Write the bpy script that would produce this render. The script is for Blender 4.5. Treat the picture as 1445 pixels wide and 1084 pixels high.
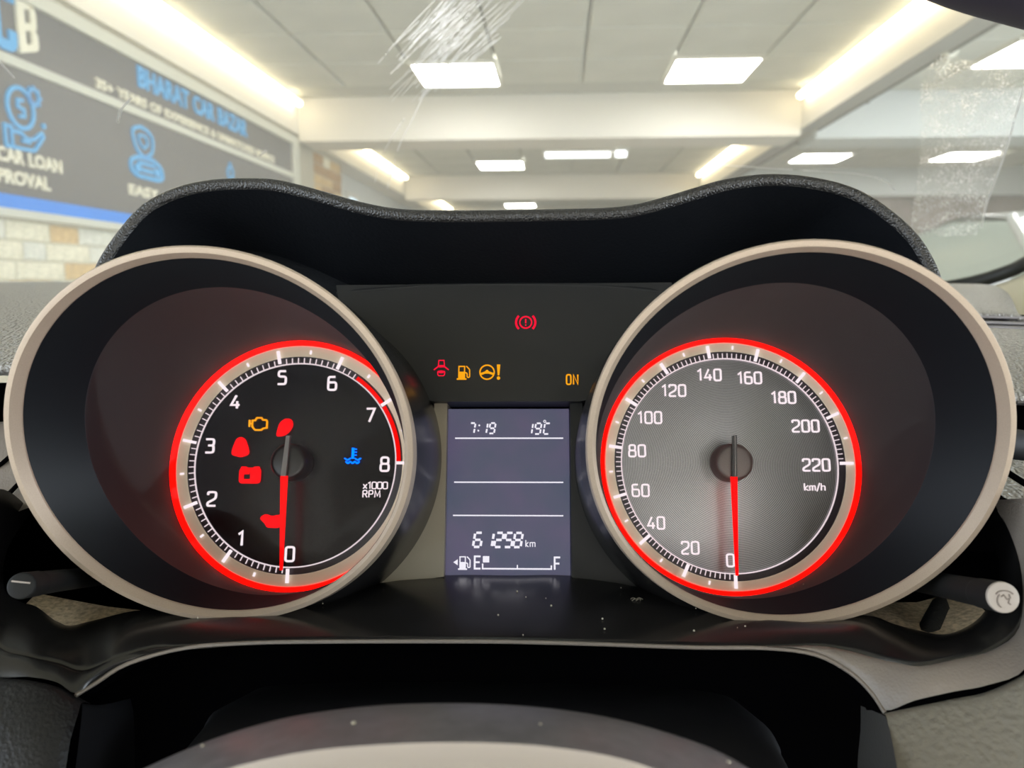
import bpy, bmesh, math, random
from math import sin, cos, pi, radians, atan2, hypot
from mathutils import Matrix, Vector
random.seed(7)
S = bpy.context.scene
COL = S.collection
for o in list(bpy.data.objects):
    bpy.data.objects.remove(o)

# ------------------------------------------------------------------ camera, light, exposure
cam_d = bpy.data.cameras.new('camera')
cam = bpy.data.objects.new('camera', cam_d)
COL.objects.link(cam)
cam.location = (0, 0, 1.05)
cam.rotation_euler = (radians(90 - 7.758), 0, radians(3.588))
cam_d.sensor_width = 36
cam_d.lens = 25.785
cam_d.clip_start = 0.005
cam_d.dof.use_dof = True
cam_d.dof.focus_distance = 0.232
cam_d.dof.aperture_fstop = 16.0
S.camera = cam

W = bpy.data.worlds.new('world')
S.world = W
W.use_nodes = True
W.node_tree.nodes['Background'].inputs[0].default_value = (0.9, 0.95, 1, 1)
W.node_tree.nodes['Background'].inputs[1].default_value = 0.25

S.view_settings.view_transform = 'Standard'
S.view_settings.look = 'None'
S.view_settings.gamma = 1
S.view_settings.use_curve_mapping = False
S.view_settings.exposure = 0.0
S.cycles.use_denoising = True
S.cycles.max_bounces = 8
S.cycles.transparent_max_bounces = 12
S.cycles.caustics_reflective = False
S.cycles.caustics_refractive = False
S.cycles.sample_clamp_indirect = 4

PANEL_STRENGTH = 18.0
STRIP_STRENGTH = 16.0
BACK_GLOW_STRENGTH = 3.9     # added glowing panes behind the car, unseen
SIDE_STRENGTH = 5.5        # added glowing panes on the left, behind the camera
RIGHT_STRENGTH = 12.0      # added glowing panes on the far right, unseen

# ------------------------------------------------------------------ materials
def mat(name, col, rough=0.5, metal=0.0, spec=0.5, emit=None, es=0.0, coat=0.0, grain=None, noise=None, alpha=None):
    """grain=(scale, strength, distance) bump; noise=(scale, amount) colour mottling."""
    m = bpy.data.materials.new(name)
    m.use_nodes = True
    nt = m.node_tree
    b = nt.nodes['Principled BSDF']
    b.inputs['Base Color'].default_value = (*col, 1)
    b.inputs['Roughness'].default_value = rough
    b.inputs['Metallic'].default_value = metal
    b.inputs['Specular IOR Level'].default_value = spec
    b.inputs['Coat Weight'].default_value = coat
    if emit:
        b.inputs['Emission Color'].default_value = (*emit, 1)
        b.inputs['Emission Strength'].default_value = es
    if grain or noise:
        tc = nt.nodes.new('ShaderNodeTexCoord')
    if grain:
        v = nt.nodes.new('ShaderNodeTexVoronoi')
        v.feature = 'SMOOTH_F1'
        v.inputs['Scale'].default_value = grain[0]
        n2 = nt.nodes.new('ShaderNodeTexNoise')
        n2.inputs['Scale'].default_value = grain[0] * 0.8
        n2.inputs['Detail'].default_value = 2
        mx = nt.nodes.new('ShaderNodeMath'); mx.operation = 'ADD'
        nt.links.new(tc.outputs['Object'], v.inputs['Vector'])
        nt.links.new(tc.outputs['Object'], n2.inputs['Vector'])
        nt.links.new(v.outputs['Distance'], mx.inputs[0])
        nt.links.new(n2.outputs['Fac'], mx.inputs[1])
        bp = nt.nodes.new('ShaderNodeBump')
        bp.inputs['Strength'].default_value = grain[1]
        bp.inputs['Distance'].default_value = grain[2]
        bp.invert = True
        nt.links.new(mx.outputs[0], bp.inputs['Height'])
        nt.links.new(bp.outputs[0], b.inputs['Normal'])
    if noise:
        n = nt.nodes.new('ShaderNodeTexNoise')
        n.inputs['Scale'].default_value = noise[0]
        n.inputs['Detail'].default_value = 5
        nt.links.new(tc.outputs['Object'], n.inputs['Vector'])
        r = nt.nodes.new('ShaderNodeValToRGB')
        a = noise[1]
        r.color_ramp.elements[0].position = 0.3
        r.color_ramp.elements[1].position = 0.7
        r.color_ramp.elements[0].color = (*[c * (1 - a) for c in col], 1)
        r.color_ramp.elements[1].color = (*[min(1, c * (1 + a)) for c in col], 1)
        nt.links.new(n.outputs['Fac'], r.inputs[0])
        nt.links.new(r.outputs[0], b.inputs['Base Color'])
    return m

def emat(name, col, s):
    m = bpy.data.materials.new(name)
    m.use_nodes = True
    nt = m.node_tree
    nt.nodes.clear()
    e = nt.nodes.new('ShaderNodeEmission')
    e.inputs[0].default_value = (*col, 1)
    e.inputs[1].default_value = s
    o = nt.nodes.new('ShaderNodeOutputMaterial')
    nt.links.new(e.outputs[0], o.inputs[0])
    return m

M = {}
M['gloss'] = mat('gloss_black_plastic', (.012, .0115, .0115), .27, spec=.55, noise=(60, .25))
M['collar'] = mat('satin_black_plastic', (.004, .005, .007), .45, spec=.28)
M['tube'] = mat('tube_wall_plastic', (.026, .027, .030), .6, spec=.3)
M['matte'] = mat('matte_black_plastic', (.010, .010, .012), .6, spec=.25)
M['void'] = mat('shade_and_seam_black', (.0016, .0016, .002), .9, spec=.0)  # near-black, glossless base paints in the shade of gaps and cavities
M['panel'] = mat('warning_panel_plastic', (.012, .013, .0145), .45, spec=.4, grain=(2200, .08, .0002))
M['sidetrim'] = mat('surround_painted_lit', (.36, .315, .24), .45, grain=(2500, .1, .0002))  # pale base paints the light falling on the left side wall
M['hood'] = mat('grained_hood_vinyl', (.017, .016, .015), .34, spec=.7, grain=(1700, .8, .0004))
M['hoodin'] = mat('hood_lining', (.005, .006, .008), .55, spec=.2, grain=(1000, .25, .0004))
M['dash'] = mat('dash_vinyl_painted_sheen', (.30, .29, .275), .36, spec=1.0, grain=(900, 1.0, .0012))  # pale base paints the grazing sheen of a dark vinyl
M['dashdark'] = mat('grained_dark_vinyl', (.012, .012, .013), .45, spec=.35, grain=(1100, .45, .0004))
M['trimgrey'] = mat('satin_side_trim', (.21, .18, .155), .36, spec=.5, grain=(1500, .3, .0003))
M['bolster'] = mat('grained_lower_vinyl', (.18, .165, .135), .42, spec=.45, grain=(700, .55, .0007))
M['sidedark'] = mat('dark_grey_side_plastic', (.075, .072, .068), .5, grain=(1500, .2, .0003))
M['rim'] = mat('satin_silver_paint', (.46, .365, .28), .40, metal=.35, spec=.5, noise=(4000, .06))
M['beigering'] = mat('pale_ring_added_glow', (.86, .79, .63), .45, metal=.0, emit=(1, .86, .60), es=.15)  # faint glow added in place of the ring's reflections
M['dialblack'] = mat('dial_face_black', (.006, .006, .009), .25, spec=.3)
M['tickband'] = mat('dial_scale_grey', (.045, .038, .045), .4)
M['lit'] = emat('backlit_white_print', (1.0, .86, .90), 1.05)
M['litdim'] = emat('backlit_white_line', (1.0, .84, .88), .85)
M['redring'] = emat('red_light_guide', (1.0, .002, .0008), 3.0)
M['redled'] = emat('red_warning_lamp', (1.0, .001, .004), 1.6)
M['redbright'] = emat('red_telltale', (1.0, .01, .045), 1.0)
M['amber'] = emat('amber_telltale', (1.0, .40, .01), 1.0)
M['amberhot'] = emat('amber_engine_lamp', (1.0, .36, .005), 1.3)
M['blue'] = emat('blue_telltale', (.0, .12, 1.0), 3.2)
M['needle'] = emat('red_needle_light', (1.0, .003, .003), 1.4)
M['needletail'] = mat('needle_tail_smoke', (.25, .23, .22), .35)
M['capblack'] = mat('needle_cap_black', (.012, .012, .013), .3)
M['zone'] = emat('red_zone_print', (1.0, .004, .003), .95)
M['lcdtext'] = emat('lcd_segment_white', (.94, .91, 1.0), .95)
M['dusty'] = mat('dusty_tan_plastic', (.52, .41, .28), .8, noise=(700, .4))
M['knob'] = mat('knob_black', (.010, .010, .010), .65, spec=.25)
M['knobcap'] = mat('knob_cap_grey', (.38, .33, .29), .5)
M['print'] = mat('printed_symbol_grey', (.16, .13, .11), .6)
M['hub'] = mat('steering_hub_vinyl', (.13, .12, .125), .36, spec=.5, noise=(300, .15))
M['hubface'] = mat('steering_hub_face', (.44, .38, .33), .45)
M['speck'] = mat('dust_speck', (.42, .38, .30), .6)
M['wheel'] = mat('steering_leather', (.02, .02, .02), .5, grain=(900, .4, .0005))
M['beige'] = mat('beige_pillar_plastic', (.62, .57, .43), .55)
M['seal'] = mat('rubber_seal', (.015, .016, .015), .5)
M['slit'] = mat('chrome_grey_strip', (.30, .29, .31), .3, metal=.5)
# room
M['tile'] = mat('ceiling_tile_board', (.62, .62, .55), .85, noise=(2.5, .06))
M['tgrid'] = mat('ceiling_grid_bar', (.42, .41, .35), .8)
M['slab'] = mat('ceiling_slab_paint', (.5, .5, .45), .9)
M['paint'] = mat('warm_white_paint', (.74, .71, .64), .8)
M['paintc'] = mat('white_paint_cool_lit', (.66, .68, .66), .8)  # white paint with the cool panel light tinted in
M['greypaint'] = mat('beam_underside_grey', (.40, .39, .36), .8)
M['ledpanel'] = emat('led_panel_light', (1.0, .985, .96), PANEL_STRENGTH)
M['strip'] = emat('warm_cove_light', (1.0, .84, .56), STRIP_STRENGTH)
M['tube_lamp'] = emat('cool_tube_light', (.96, .98, 1.0), 4.0)
M['backglow'] = emat('added_back_glow', (1.0, .94, .86), BACK_GLOW_STRENGTH)
M['bluewin'] = emat('far_daylit_pane', (.72, .88, 1.0), 1.6)
M['board'] = mat('charcoal_sign_panel', (.13, .125, .125), .45)
M['boardframe'] = mat('cream_sign_frame', (.62, .62, .54), .5)
M['signblue'] = mat('sign_blue_acrylic', (.06, .32, .62), .4, emit=(.08, .42, .85), es=.25)
M['signblue2'] = mat('sign_blue_band', (.005, .24, .85), .4)
M['signcream'] = mat('sign_cream_acrylic', (.75, .72, .58), .4, emit=(1, .93, .72), es=.12)
M['mortar'] = mat('pale_mortar', (.48, .45, .36), .9)
M['brickA'] = mat('pale_grey_stone', (.68, .68, .60), .85, noise=(9, .25))
M['brickB'] = mat('cream_stone', (.76, .72, .56), .85, noise=(9, .25))
M['brickC'] = mat('ochre_stone', (.62, .44, .22), .85, noise=(9, .3))
M['brickD'] = mat('brown_stone', (.40, .25, .12), .85, noise=(9, .35))
M['farwall'] = mat('mauve_brown_wall', (.30, .255, .235), .8, noise=(3, .25))
M['floor'] = mat('pale_floor_tile', (.55, .53, .50), .25)
M['carpaint'] = mat('white_car_paint', (.70, .72, .72), .25, coat=.6)
M['carglass'] = mat('car_glass_painted_reflection', (.50, .60, .56), .12, spec=1.0, coat=1.0)  # pale green base paints the bright ceiling reflection
M['tyre'] = mat('tyre_rubber', (.02, .02, .02), .8)
M['alloy'] = mat('alloy_wheel', (.5, .5, .52), .3, metal=.8)
M['lampglass'] = mat('headlamp_glass', (.6, .65, .68), .1, coat=1)
M['mirror'] = mat('mirror_housing_dark', (.030, .022, .040), .5)
M['pipe'] = mat('grey_conduit', (.20, .20, .19), .6)
M['jbox'] = mat('cream_junction_box', (.70, .67, .56), .6)

def glassmat(name, tint, gloss, dust_haze, dust_haze_col=(.8, .8, .78)):
    """clear sheet: transparent, a little mirror and a thin veil of grime and painted haze"""
    m = bpy.data.materials.new(name)
    m.use_nodes = True
    nt = m.node_tree
    nt.nodes.clear()
    N = nt.nodes.new
    t = N('ShaderNodeBsdfTransparent'); t.inputs[0].default_value = (*tint, 1)
    g = N('ShaderNodeBsdfGlossy'); g.inputs['Roughness'].default_value = .03
    mx = N('ShaderNodeMixShader')
    lw = N('ShaderNodeLayerWeight'); lw.inputs[0].default_value = .25
    mu = N('ShaderNodeMath'); mu.operation = 'MULTIPLY'; mu.inputs[1].default_value = gloss
    nt.links.new(lw.outputs['Fresnel'], mu.inputs[0])
    nt.links.new(mu.outputs[0], mx.inputs[0])
    nt.links.new(t.outputs[0], mx.inputs[1]); nt.links.new(g.outputs[0], mx.inputs[2])
    out = N('ShaderNodeOutputMaterial')
    last = mx
    if dust_haze > 0:
        d = N('ShaderNodeBsdfTranslucent'); d.inputs[0].default_value = (*dust_haze_col, 1)
        m2 = N('ShaderNodeMixShader'); m2.inputs[0].default_value = dust_haze
        nt.links.new(mx.outputs[0], m2.inputs[1]); nt.links.new(d.outputs[0], m2.inputs[2])
        last = m2
    nt.links.new(last.outputs[0], out.inputs[0])
    return m

def filmmat(name, scale, thresh, amount, col=(.95, .95, 1.0), fwd=0.0):
    """specks of dirt scattered on glass"""
    m = bpy.data.materials.new(name)
    m.use_nodes = True
    nt = m.node_tree
    nt.nodes.clear()
    N = nt.nodes.new
    t = N('ShaderNodeBsdfTransparent')
    d = N('ShaderNodeBsdfTranslucent'); d.inputs[0].default_value = (*col, 1)
    if fwd > 0:      # scratches throw lamp light forward
        rf = N('ShaderNodeBsdfRefraction'); rf.inputs['Roughness'].default_value = .62; rf.inputs['IOR'].default_value = 1.12; rf.inputs[0].default_value = (*col, 1)
        m3 = N('ShaderNodeMixShader'); m3.inputs[0].default_value = fwd
        nt.links.new(d.outputs[0], m3.inputs[1]); nt.links.new(rf.outputs[0], m3.inputs[2]); d = m3
    mx = N('ShaderNodeMixShader')
    tc = N('ShaderNodeTexCoord')
    n = N('ShaderNodeTexNoise'); n.inputs['Scale'].default_value = scale; n.inputs['Detail'].default_value = 3
    n2 = N('ShaderNodeTexNoise'); n2.inputs['Scale'].default_value = scale * .08; n2.inputs['Detail'].default_value = 2
    r = N('ShaderNodeMapRange'); r.inputs['From Min'].default_value = thresh; r.inputs['From Max'].default_value = thresh + .10
    r.inputs['To Min'].default_value = amount * .10; r.inputs['To Max'].default_value = amount
    r2 = N('ShaderNodeMapRange'); r2.inputs['From Min'].default_value = .30; r2.inputs['From Max'].default_value = .60; r2.inputs['To Min'].default_value = .15
    mu = N('ShaderNodeMath'); mu.operation = 'MULTIPLY'
    nt.links.new(tc.outputs['Object'], n.inputs['Vector']); nt.links.new(tc.outputs['Object'], n2.inputs['Vector'])
    nt.links.new(n.outputs['Fac'], r.inputs['Value']); nt.links.new(n2.outputs['Fac'], r2.inputs['Value'])
    nt.links.new(r.outputs[0], mu.inputs[0]); nt.links.new(r2.outputs[0], mu.inputs[1])
    nt.links.new(mu.outputs[0], mx.inputs[0])
    nt.links.new(t.outputs[0], mx.inputs[1]); nt.links.new(d.outputs[0], mx.inputs[2])
    out = N('ShaderNodeOutputMaterial')
    nt.links.new(mx.outputs[0], out.inputs[0])
    return m

M['windglass'] = glassmat('windshield_glass', (.97, .985, .97), .55, .28)  # veil share covers windshield dust plus painted reflection haze
M['lens'] = glassmat('gauge_lens', (.985, .985, .985), .5, .022)  # veil share paints a grey haze over the dial
M['film'] = filmmat('dried_dirt_film', 800, .53, 1.0, (.97, .97, 1.0), .45)
M['scratch'] = filmmat('glass_scratch', 60, .30, .9, (.97, .98, 1.0), .75)

def dialmat():
    """speedometer plate: concentric turned grooves"""
    m = mat('turned_metal_dial', (.3, .3, .31), .30, metal=.8)
    nt = m.node_tree
    b = nt.nodes['Principled BSDF']
    b.inputs['Anisotropic'].default_value = .75
    tg = nt.nodes.new('ShaderNodeTangent'); tg.direction_type = 'RADIAL'; tg.axis = 'Z'
    nt.links.new(tg.outputs[0], b.inputs['Tangent'])
    tc = nt.nodes.new('ShaderNodeTexCoord')
    w = nt.nodes.new('ShaderNodeTexWave')
    w.wave_type = 'RINGS'; w.rings_direction = 'Z'
    w.inputs['Scale'].default_value = 520
    nt.links.new(tc.outputs['Object'], w.inputs['Vector'])
    r = nt.nodes.new('ShaderNodeValToRGB')
    r.color_ramp.elements[0].color = (.14, .14, .15, 1)
    r.color_ramp.elements[1].color = (.46, .46, .47, 1)
    nt.links.new(w.outputs['Fac'], r.inputs[0])
    nt.links.new(r.outputs[0], b.inputs['Base Color'])
    bp = nt.nodes.new('ShaderNodeBump'); bp.inputs['Strength'].default_value = .25; bp.inputs['Distance'].default_value = .0002
    nt.links.new(w.outputs['Fac'], bp.inputs['Height'])
    nt.links.new(bp.outputs[0], b.inputs['Normal'])
    return m
M['turned'] = dialmat()

def lcdmat():
    m = mat('lcd_backlit_glass', (.03, .03, .045), .2, spec=.5, emit=(.062, .064, .115), es=1.0)
    nt = m.node_tree
    b = nt.nodes['Principled BSDF']
    tc = nt.nodes.new('ShaderNodeTexCoord')
    n = nt.nodes.new('ShaderNodeTexNoise'); n.inputs['Scale'].default_value = 55; n.inputs['Detail'].default_value = 2
    r = nt.nodes.new('ShaderNodeValToRGB')
    r.color_ramp.elements[0].color = (.050, .062, .105, 1); r.color_ramp.elements[0].position = .3
    r.color_ramp.elements[1].color = (.078, .064, .125, 1); r.color_ramp.elements[1].position = .7
    nt.links.new(tc.outputs['Object'], n.inputs['Vector'])
    nt.links.new(n.outputs['Fac'], r.inputs[0])
    nt.links.new(r.outputs[0], b.inputs['Emission Color'])
    return m
M['lcd'] = lcdmat()

# ------------------------------------------------------------------ frames and object helpers
# instrument frame: u across, v up in the dial plane, w out of the dials towards the driver (metres)
CAR = Matrix(((.9996, -.0157, .0224, -.0174), (.0262, .3089, -.9507, .2635), (.008, .951, .3092, .9845), (0, 0, 0, 1)))
_r = CAR.to_3x3().to_quaternion().to_matrix().to_4x4()
CAR = Matrix.Translation(CAR.translation) @ _r
BASE = {}

def props(o, label=None, cat=None, group=None, kind=None):
    if label: o['label'] = label
    if cat: o['category'] = cat
    if group: o['group'] = group
    if kind: o['kind'] = kind
    return o

def car_thing(name, base, label, cat, group=None):
    o = bpy.data.objects.new(name, None)
    o.empty_display_size = .01
    COL.objects.link(o)
    o.matrix_world = CAR @ Matrix.Translation(Vector(base))
    BASE[o.name] = Vector(base)
    return props(o, label, cat, group)

def room_thing(name, loc, label, cat, group=None):
    o = bpy.data.objects.new(name, None)
    o.empty_display_size = .1
    COL.objects.link(o)
    o.location = loc
    BASE[o.name] = Vector(loc)
    return props(o, label, cat, group)

class MB:
    def __init__(s): s.v = []; s.f = []; s.sm = []
    def add(s, vs, fs, smooth=False):
        k = len(s.v)
        s.v += [Vector(p) for p in vs]
        for f in fs:
            s.f.append([i + k for i in f]); s.sm.append(smooth)
        return s
    def box(s, x0, x1, y0, y1, z0, z1):
        P = [(x, y, z) for x in (x0, x1) for y in (y0, y1) for z in (z0, z1)]
        return s.add(P, [(0, 1, 3, 2), (4, 6, 7, 5), (0, 4, 5, 1), (2, 3, 7, 6), (0, 2, 6, 4), (1, 5, 7, 3)])
    def grid(s, rows, smooth=True, closed=False, flip=False):
        n, m = len(rows), len(rows[0])
        vs = [p for r in rows for p in r]
        fs = []
        for i in range(n - 1):
            for j in range(m if closed else m - 1):
                j2 = (j + 1) % m
                q = (i * m + j, i * m + j2, (i + 1) * m + j2, (i + 1) * m + j)
                fs.append(q[::-1] if flip else q)
        return s.add(vs, fs, smooth)
    def ngon(s, pts, flip=False):
        i = list(range(len(pts)))
        return s.add(pts, [i[::-1] if flip else i])
    def prism(s, pts2, z0, z1):
        """extrude a 2-D outline (x, y) from z0 to z1"""
        a = sum(pts2[i][0] * pts2[(i + 1) % len(pts2)][1] - pts2[(i + 1) % len(pts2)][0] * pts2[i][1] for i in range(len(pts2)))
        if a < 0: pts2 = pts2[::-1]
        n = len(pts2)
        vs = [(x, y, z0) for x, y in pts2] + [(x, y, z1) for x, y in pts2]
        fs = [list(range(n))[::-1], list(range(n, 2 * n))] + [(i, (i + 1) % n, n + (i + 1) % n, n + i) for i in range(n)]
        return s.add(vs, fs)
    def ribbon(s, pts, width, z0, z1, closed=False):
        """flat band of constant width following a 2-D line, with thickness"""
        n = len(pts)
        L, R = [], []
        h = width / 2
        for i in range(n):
            p = Vector(pts[i])
            a = Vector(pts[(i - 1) % n]) if (closed or i > 0) else None
            b = Vector(pts[(i + 1) % n]) if (closed or i < n - 1) else None
            d1 = (p - a).normalized() if a is not None else None
            d2 = (b - p).normalized() if b is not None else None
            if d1 is None: d1 = d2
            if d2 is None: d2 = d1
            n1 = Vector((-d1.y, d1.x)); n2 = Vector((-d2.y, d2.x))
            m = n1 + n2
            m = n1 if m.length < 1e-6 else m.normalized()
            k = min(1.6, 1 / max(.3, m.dot(n1)))
            L.append(p + m * h * k); R.append(p - m * h * k)
        rows = [[(q.x, q.y, z1) for q in L], [(q.x, q.y, z1) for q in R], [(q.x, q.y, z0) for q in R], [(q.x, q.y, z0) for q in L]]
        k0 = len(s.v)
        vs = [p for r in rows for p in r]
        fs = []
        for i in range(4):
            i2 = (i + 1) % 4
            for j in range(n if closed else n - 1):
                j2 = (j + 1) % n
                fs.append((i * n + j, i2 * n + j, i2 * n + j2, i * n + j2))
        if not closed:
            fs.append((0, 3 * n, 2 * n, n)); fs.append((n - 1, 2 * n - 1, 3 * n - 1, 4 * n - 1))
        return s.add(vs, fs)
    def tube(s, path, rad, seg=12, smooth=True, cap=True):
        n = len(path)
        P = [Vector(p) for p in path]
        rows = []
        up = None
        for i in range(n):
            t = (P[min(i + 1, n - 1)] - P[max(i - 1, 0)]).normalized()
            if up is None:
                up = Vector((0, 0, 1)) if abs(t.z) < .9 else Vector((1, 0, 0))
            e1 = (up - t * up.dot(t)).normalized(); up = e1
            e2 = t.cross(e1)
            r = rad[i] if isinstance(rad, (list, tuple)) else rad
            rows.append([P[i] + e1 * r * cos(2 * pi * k / seg) + e2 * r * sin(2 * pi * k / seg) for k in range(seg)])
        s.grid(rows, smooth, True)
        if cap:
            s.ngon(rows[0], True); s.ngon(rows[-1])
        return s
    def build(s, name, material, parent=None, sharp=None, kind=None, label=None, base=None):
        b = base if base is not None else (BASE[parent.name] if parent is not None and parent.name in BASE else Vector((0, 0, 0)))
        me = bpy.data.meshes.new(name)
        me.from_pydata([tuple(p - b) for p in s.v], [], s.f)
        me.polygons.foreach_set('use_smooth', s.sm)
        bm = bmesh.new(); bm.from_mesh(me)
        bmesh.ops.recalc_face_normals(bm, faces=bm.faces)
        bm.to_mesh(me); bm.free()
        if sharp: me.set_sharp_from_angle(angle=radians(sharp))
        me.materials.append(material)
        me.update()
        o = bpy.data.objects.new(name, me)
        COL.objects.link(o)
        if parent is not None:
            o.parent = parent
            BASE[o.name] = b
        props(o, label=label, kind=kind)
        return o

def spline(pts, n):
    """Catmull-Rom through the points, n pieces per span"""
    P = [Vector(p) for p in pts]
    out = []
    for i in range(len(P) - 1):
        p0 = P[i - 1] if i else P[0] * 2 - P[1]
        p1, p2 = P[i], P[i + 1]
        p3 = P[i + 2] if i + 2 < len(P) else p2 * 2 - p1
        for k in range(n):
            t = k / n
            out.append(.5 * ((2 * p1) + (p2 - p0) * t + (2 * p0 - 5 * p1 + 4 * p2 - p3) * t * t + (3 * p1 - p0 - 3 * p2 + p3) * t ** 3))
    out.append(P[-1])
    return out

def smoothgrid(rows, nu, nv):
    r2 = [spline(r, nu) for r in rows]
    cols = [spline([r[j] for r in r2], nv) for j in range(len(r2[0]))]
    return [[c[i] for c in cols] for i in range(len(cols[0]))]

def mm(l): return [Vector(p) / 1000 for p in l]

def circle(c, n, r, seg=96, a0=0, a1=2 * pi, closed=True):
    n = Vector(n).normalized()
    e1 = (Vector((1, 0, 0)) - n * n.x).normalized()
    e2 = n.cross(e1)
    k = seg if closed else seg + 1
    return [Vector(c) + (e1 * cos(a0 + (a1 - a0) * i / seg) + e2 * sin(a0 + (a1 - a0) * i / seg)) * r for i in range(k)]

def lathe(mb, c, n, prof, seg=96, smooth=True):
    n = Vector(n).normalized()
    mb.grid([circle(Vector(c) + n * h, n, max(r, 1e-5), seg) for r, h in prof], smooth, True)
    return mb

def roundpoly(pts, r, closed=False, k=4):
    P = [Vector(p) for p in pts]
    n = len(P)
    out = []
    for i in range(n):
        if not closed and i in (0, n - 1):
            out.append(P[i]); continue
        a, p, b = P[(i - 1) % n], P[i], P[(i + 1) % n]
        d1, d2 = (a - p), (b - p)
        q = min(r, d1.length * .48, d2.length * .48)
        s, e = p + d1.normalized() * q, p + d2.normalized() * q
        for j in range(k + 1):
            t = j / k
            out.append(s * (1 - t) ** 2 + p * 2 * t * (1 - t) + e * t * t)
    return out

DIG = {
 '0': [([(0, 0), (1, 0), (1, 1), (0, 1)], True)],
 '1': [([(.12, .80), (.55, 1), (.55, 0)], False)],
 '2': [([(0, .78), (0, 1), (1, 1), (1, .55), (0, .22), (0, 0), (1, 0)], False)],
 '3': [([(0, 1), (1, 1), (1, .53), (.3, .53)], False), ([(.3, .53), (1, .53), (1, 0), (0, 0)], False)],
 '4': [([(.62, 1), (0, .26), (1.05, .26)], False), ([(.76, .55), (.76, 0)], False)],
 '5': [([(.95, 1), (.06, 1), (.06, .58), (1, .58), (1, 0), (0, 0)], False)],
 '6': [([(.85, 1), (0, 1), (0, 0), (1, 0), (1, .58), (0, .58)], False)],
 '7': [([(0, 1), (1, 1), (.35, 0)], False)],
 '8': [([(0, 0), (1, 0), (1, .53), (0, .53)], True), ([(.06, .53), (.94, .53), (.94, 1), (.06, 1)], True)],
 '9': [([(.15, 0), (1, 0), (1, 1), (0, 1), (0, .42), (1, .42)], False)],
 'k': [([(0, 1), (0, 0)], False), ([(.8, .68), (0, .3), (.85, 0)], False)],
 'm': [([(0, .68), (0, 0)], False), ([(0, .6), (.6, .68), (.6, 0)], False), ([(.6, .6), (1.2, .68), (1.2, 0)], False)],
 'h': [([(0, 1), (0, 0)], False), ([(0, .6), (.8, .66), (.8, 0)], False)],
 '/': [([(0, -.1), (.7, 1.05)], False)],
 'x': [([(0, .68), (.85, 0)], False), ([(.85, .68), (0, 0)], False)],
 'R': [([(0, 0), (0, 1), (.9, 1), (.9, .5), (0, .5)], False), ([(.45, .5), (.95, 0)], False)],
 'P': [([(0, 0), (0, 1), (.9, 1), (.9, .46), (0, .46)], False)],
 'M': [([(0, 0), (.08, 1), (.6, .2), (1.12, 1), (1.2, 0)], False)],
 'O': [([(0, 0), (1, 0), (1, 1), (0, 1)], True)],
 'N': [([(0, 0), (0, 1), (1, 0), (1, 1)], False)],
 'E': [([(1, 1), (0, 1), (0, 0), (1, 0)], False), ([(0, .52), (.85, .52)], False)],
 'F': [([(1, 1), (0, 1), (0, 0)], False), ([(0, .50), (.85, .50)], False)],
}
ADV = {'1': .62, 'm': 1.25, 'M': 1.25, '/': .7, 'k': .85, 'x': .85, 'h': .8}

def glyph(mb, ch, x, y, w, h, sw, z0, z1, rr=.30):
    for i, (pts, cl) in enumerate(DIG[ch]):
        P = [(x + a * w, y + b * h) for a, b in pts]
        r = 0 if ch in 'xkM14N/7EF' else min(w, h) * rr
        if r: P = roundpoly(P, r, cl)
        mb.ribbon(P, sw, z0 + i * 1e-6, z1 + i * 4e-6, cl)

def word(mb, s, cx, cy, w, h, sw, gap, z0, z1, align='c'):
    tot = sum(w * ADV.get(c, 1) for c in s) + gap * (len(s) - 1)
    x = cx - tot / 2 if align == 'c' else cx
    for c in s:
        off = -.12 * w if c == '1' else 0
        glyph(mb, c, x + off, cy - h / 2, w, h, sw, z0, z1)
        x += w * ADV.get(c, 1) + gap

SEG = {'a': ((.14, 1), (.86, 1)), 'b': ((1, .93), (1, .57)), 'c': ((1, .43), (1, .07)), 'd': ((.14, 0), (.86, 0)), 'e': ((0, .07), (0, .43)), 'f': ((0, .57), (0, .93)), 'g': ((.14, .5), (.86, .5))}
SEVEN = {'0': 'abcdef', '1': 'bc', '2': 'abged', '5': 'afgcd', '6': 'afedcg', '7': 'abc', '8': 'abcdefg', '9': 'abcdfg', 'C': 'afed'}

def seven(mb, ch, x, y, w, h, sw, z0, z1, slant=.16):
    for s in SEVEN[ch]:
        (ax, ay), (bx, by) = SEG[s]
        p = [(x + a * w + b * h * slant, y + b * h) for a, b in ((ax, ay), (bx, by))]
        mb.ribbon(p, sw, z0, z1)

def arcpts(cx, cy, rx, ry, a0, a1, n=16):
    return [(cx + rx * cos(radians(a0 + (a1 - a0) * i / n)), cy + ry * sin(radians(a0 + (a1 - a0) * i / n))) for i in range(n + 1)]

def ellipse(cx, cy, rx, ry, n=20, rot=0):
    c, s = cos(radians(rot)), sin(radians(rot))
    return [(cx + rx * cos(2 * pi * i / n) * c - ry * sin(2 * pi * i / n) * s, cy + rx * cos(2 * pi * i / n) * s + ry * sin(2 * pi * i / n) * c) for i in range(n)]

# ================================================================== THE SHOWROOM
XL, XR = -2.2, 1.95           # faces of the long beams either side of the bay
ZC = 2.55                     # ceiling
ZB = 2.30                     # underside of the beams
def struct(mb, name, m, base=(0, 0, 0), sharp=None):
    o = mb.build(name, m, None, sharp, 'structure', base=Vector((0, 0, 0)))
    return o

ceiling = struct(MB().box(-6, 9, -9, 19, ZC + .05, ZC + .15), 'ceiling', M['slab'])
floor = struct(MB().box(-6, 9, -9, 19, -.1, 0), 'floor', M['floor'])
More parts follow.
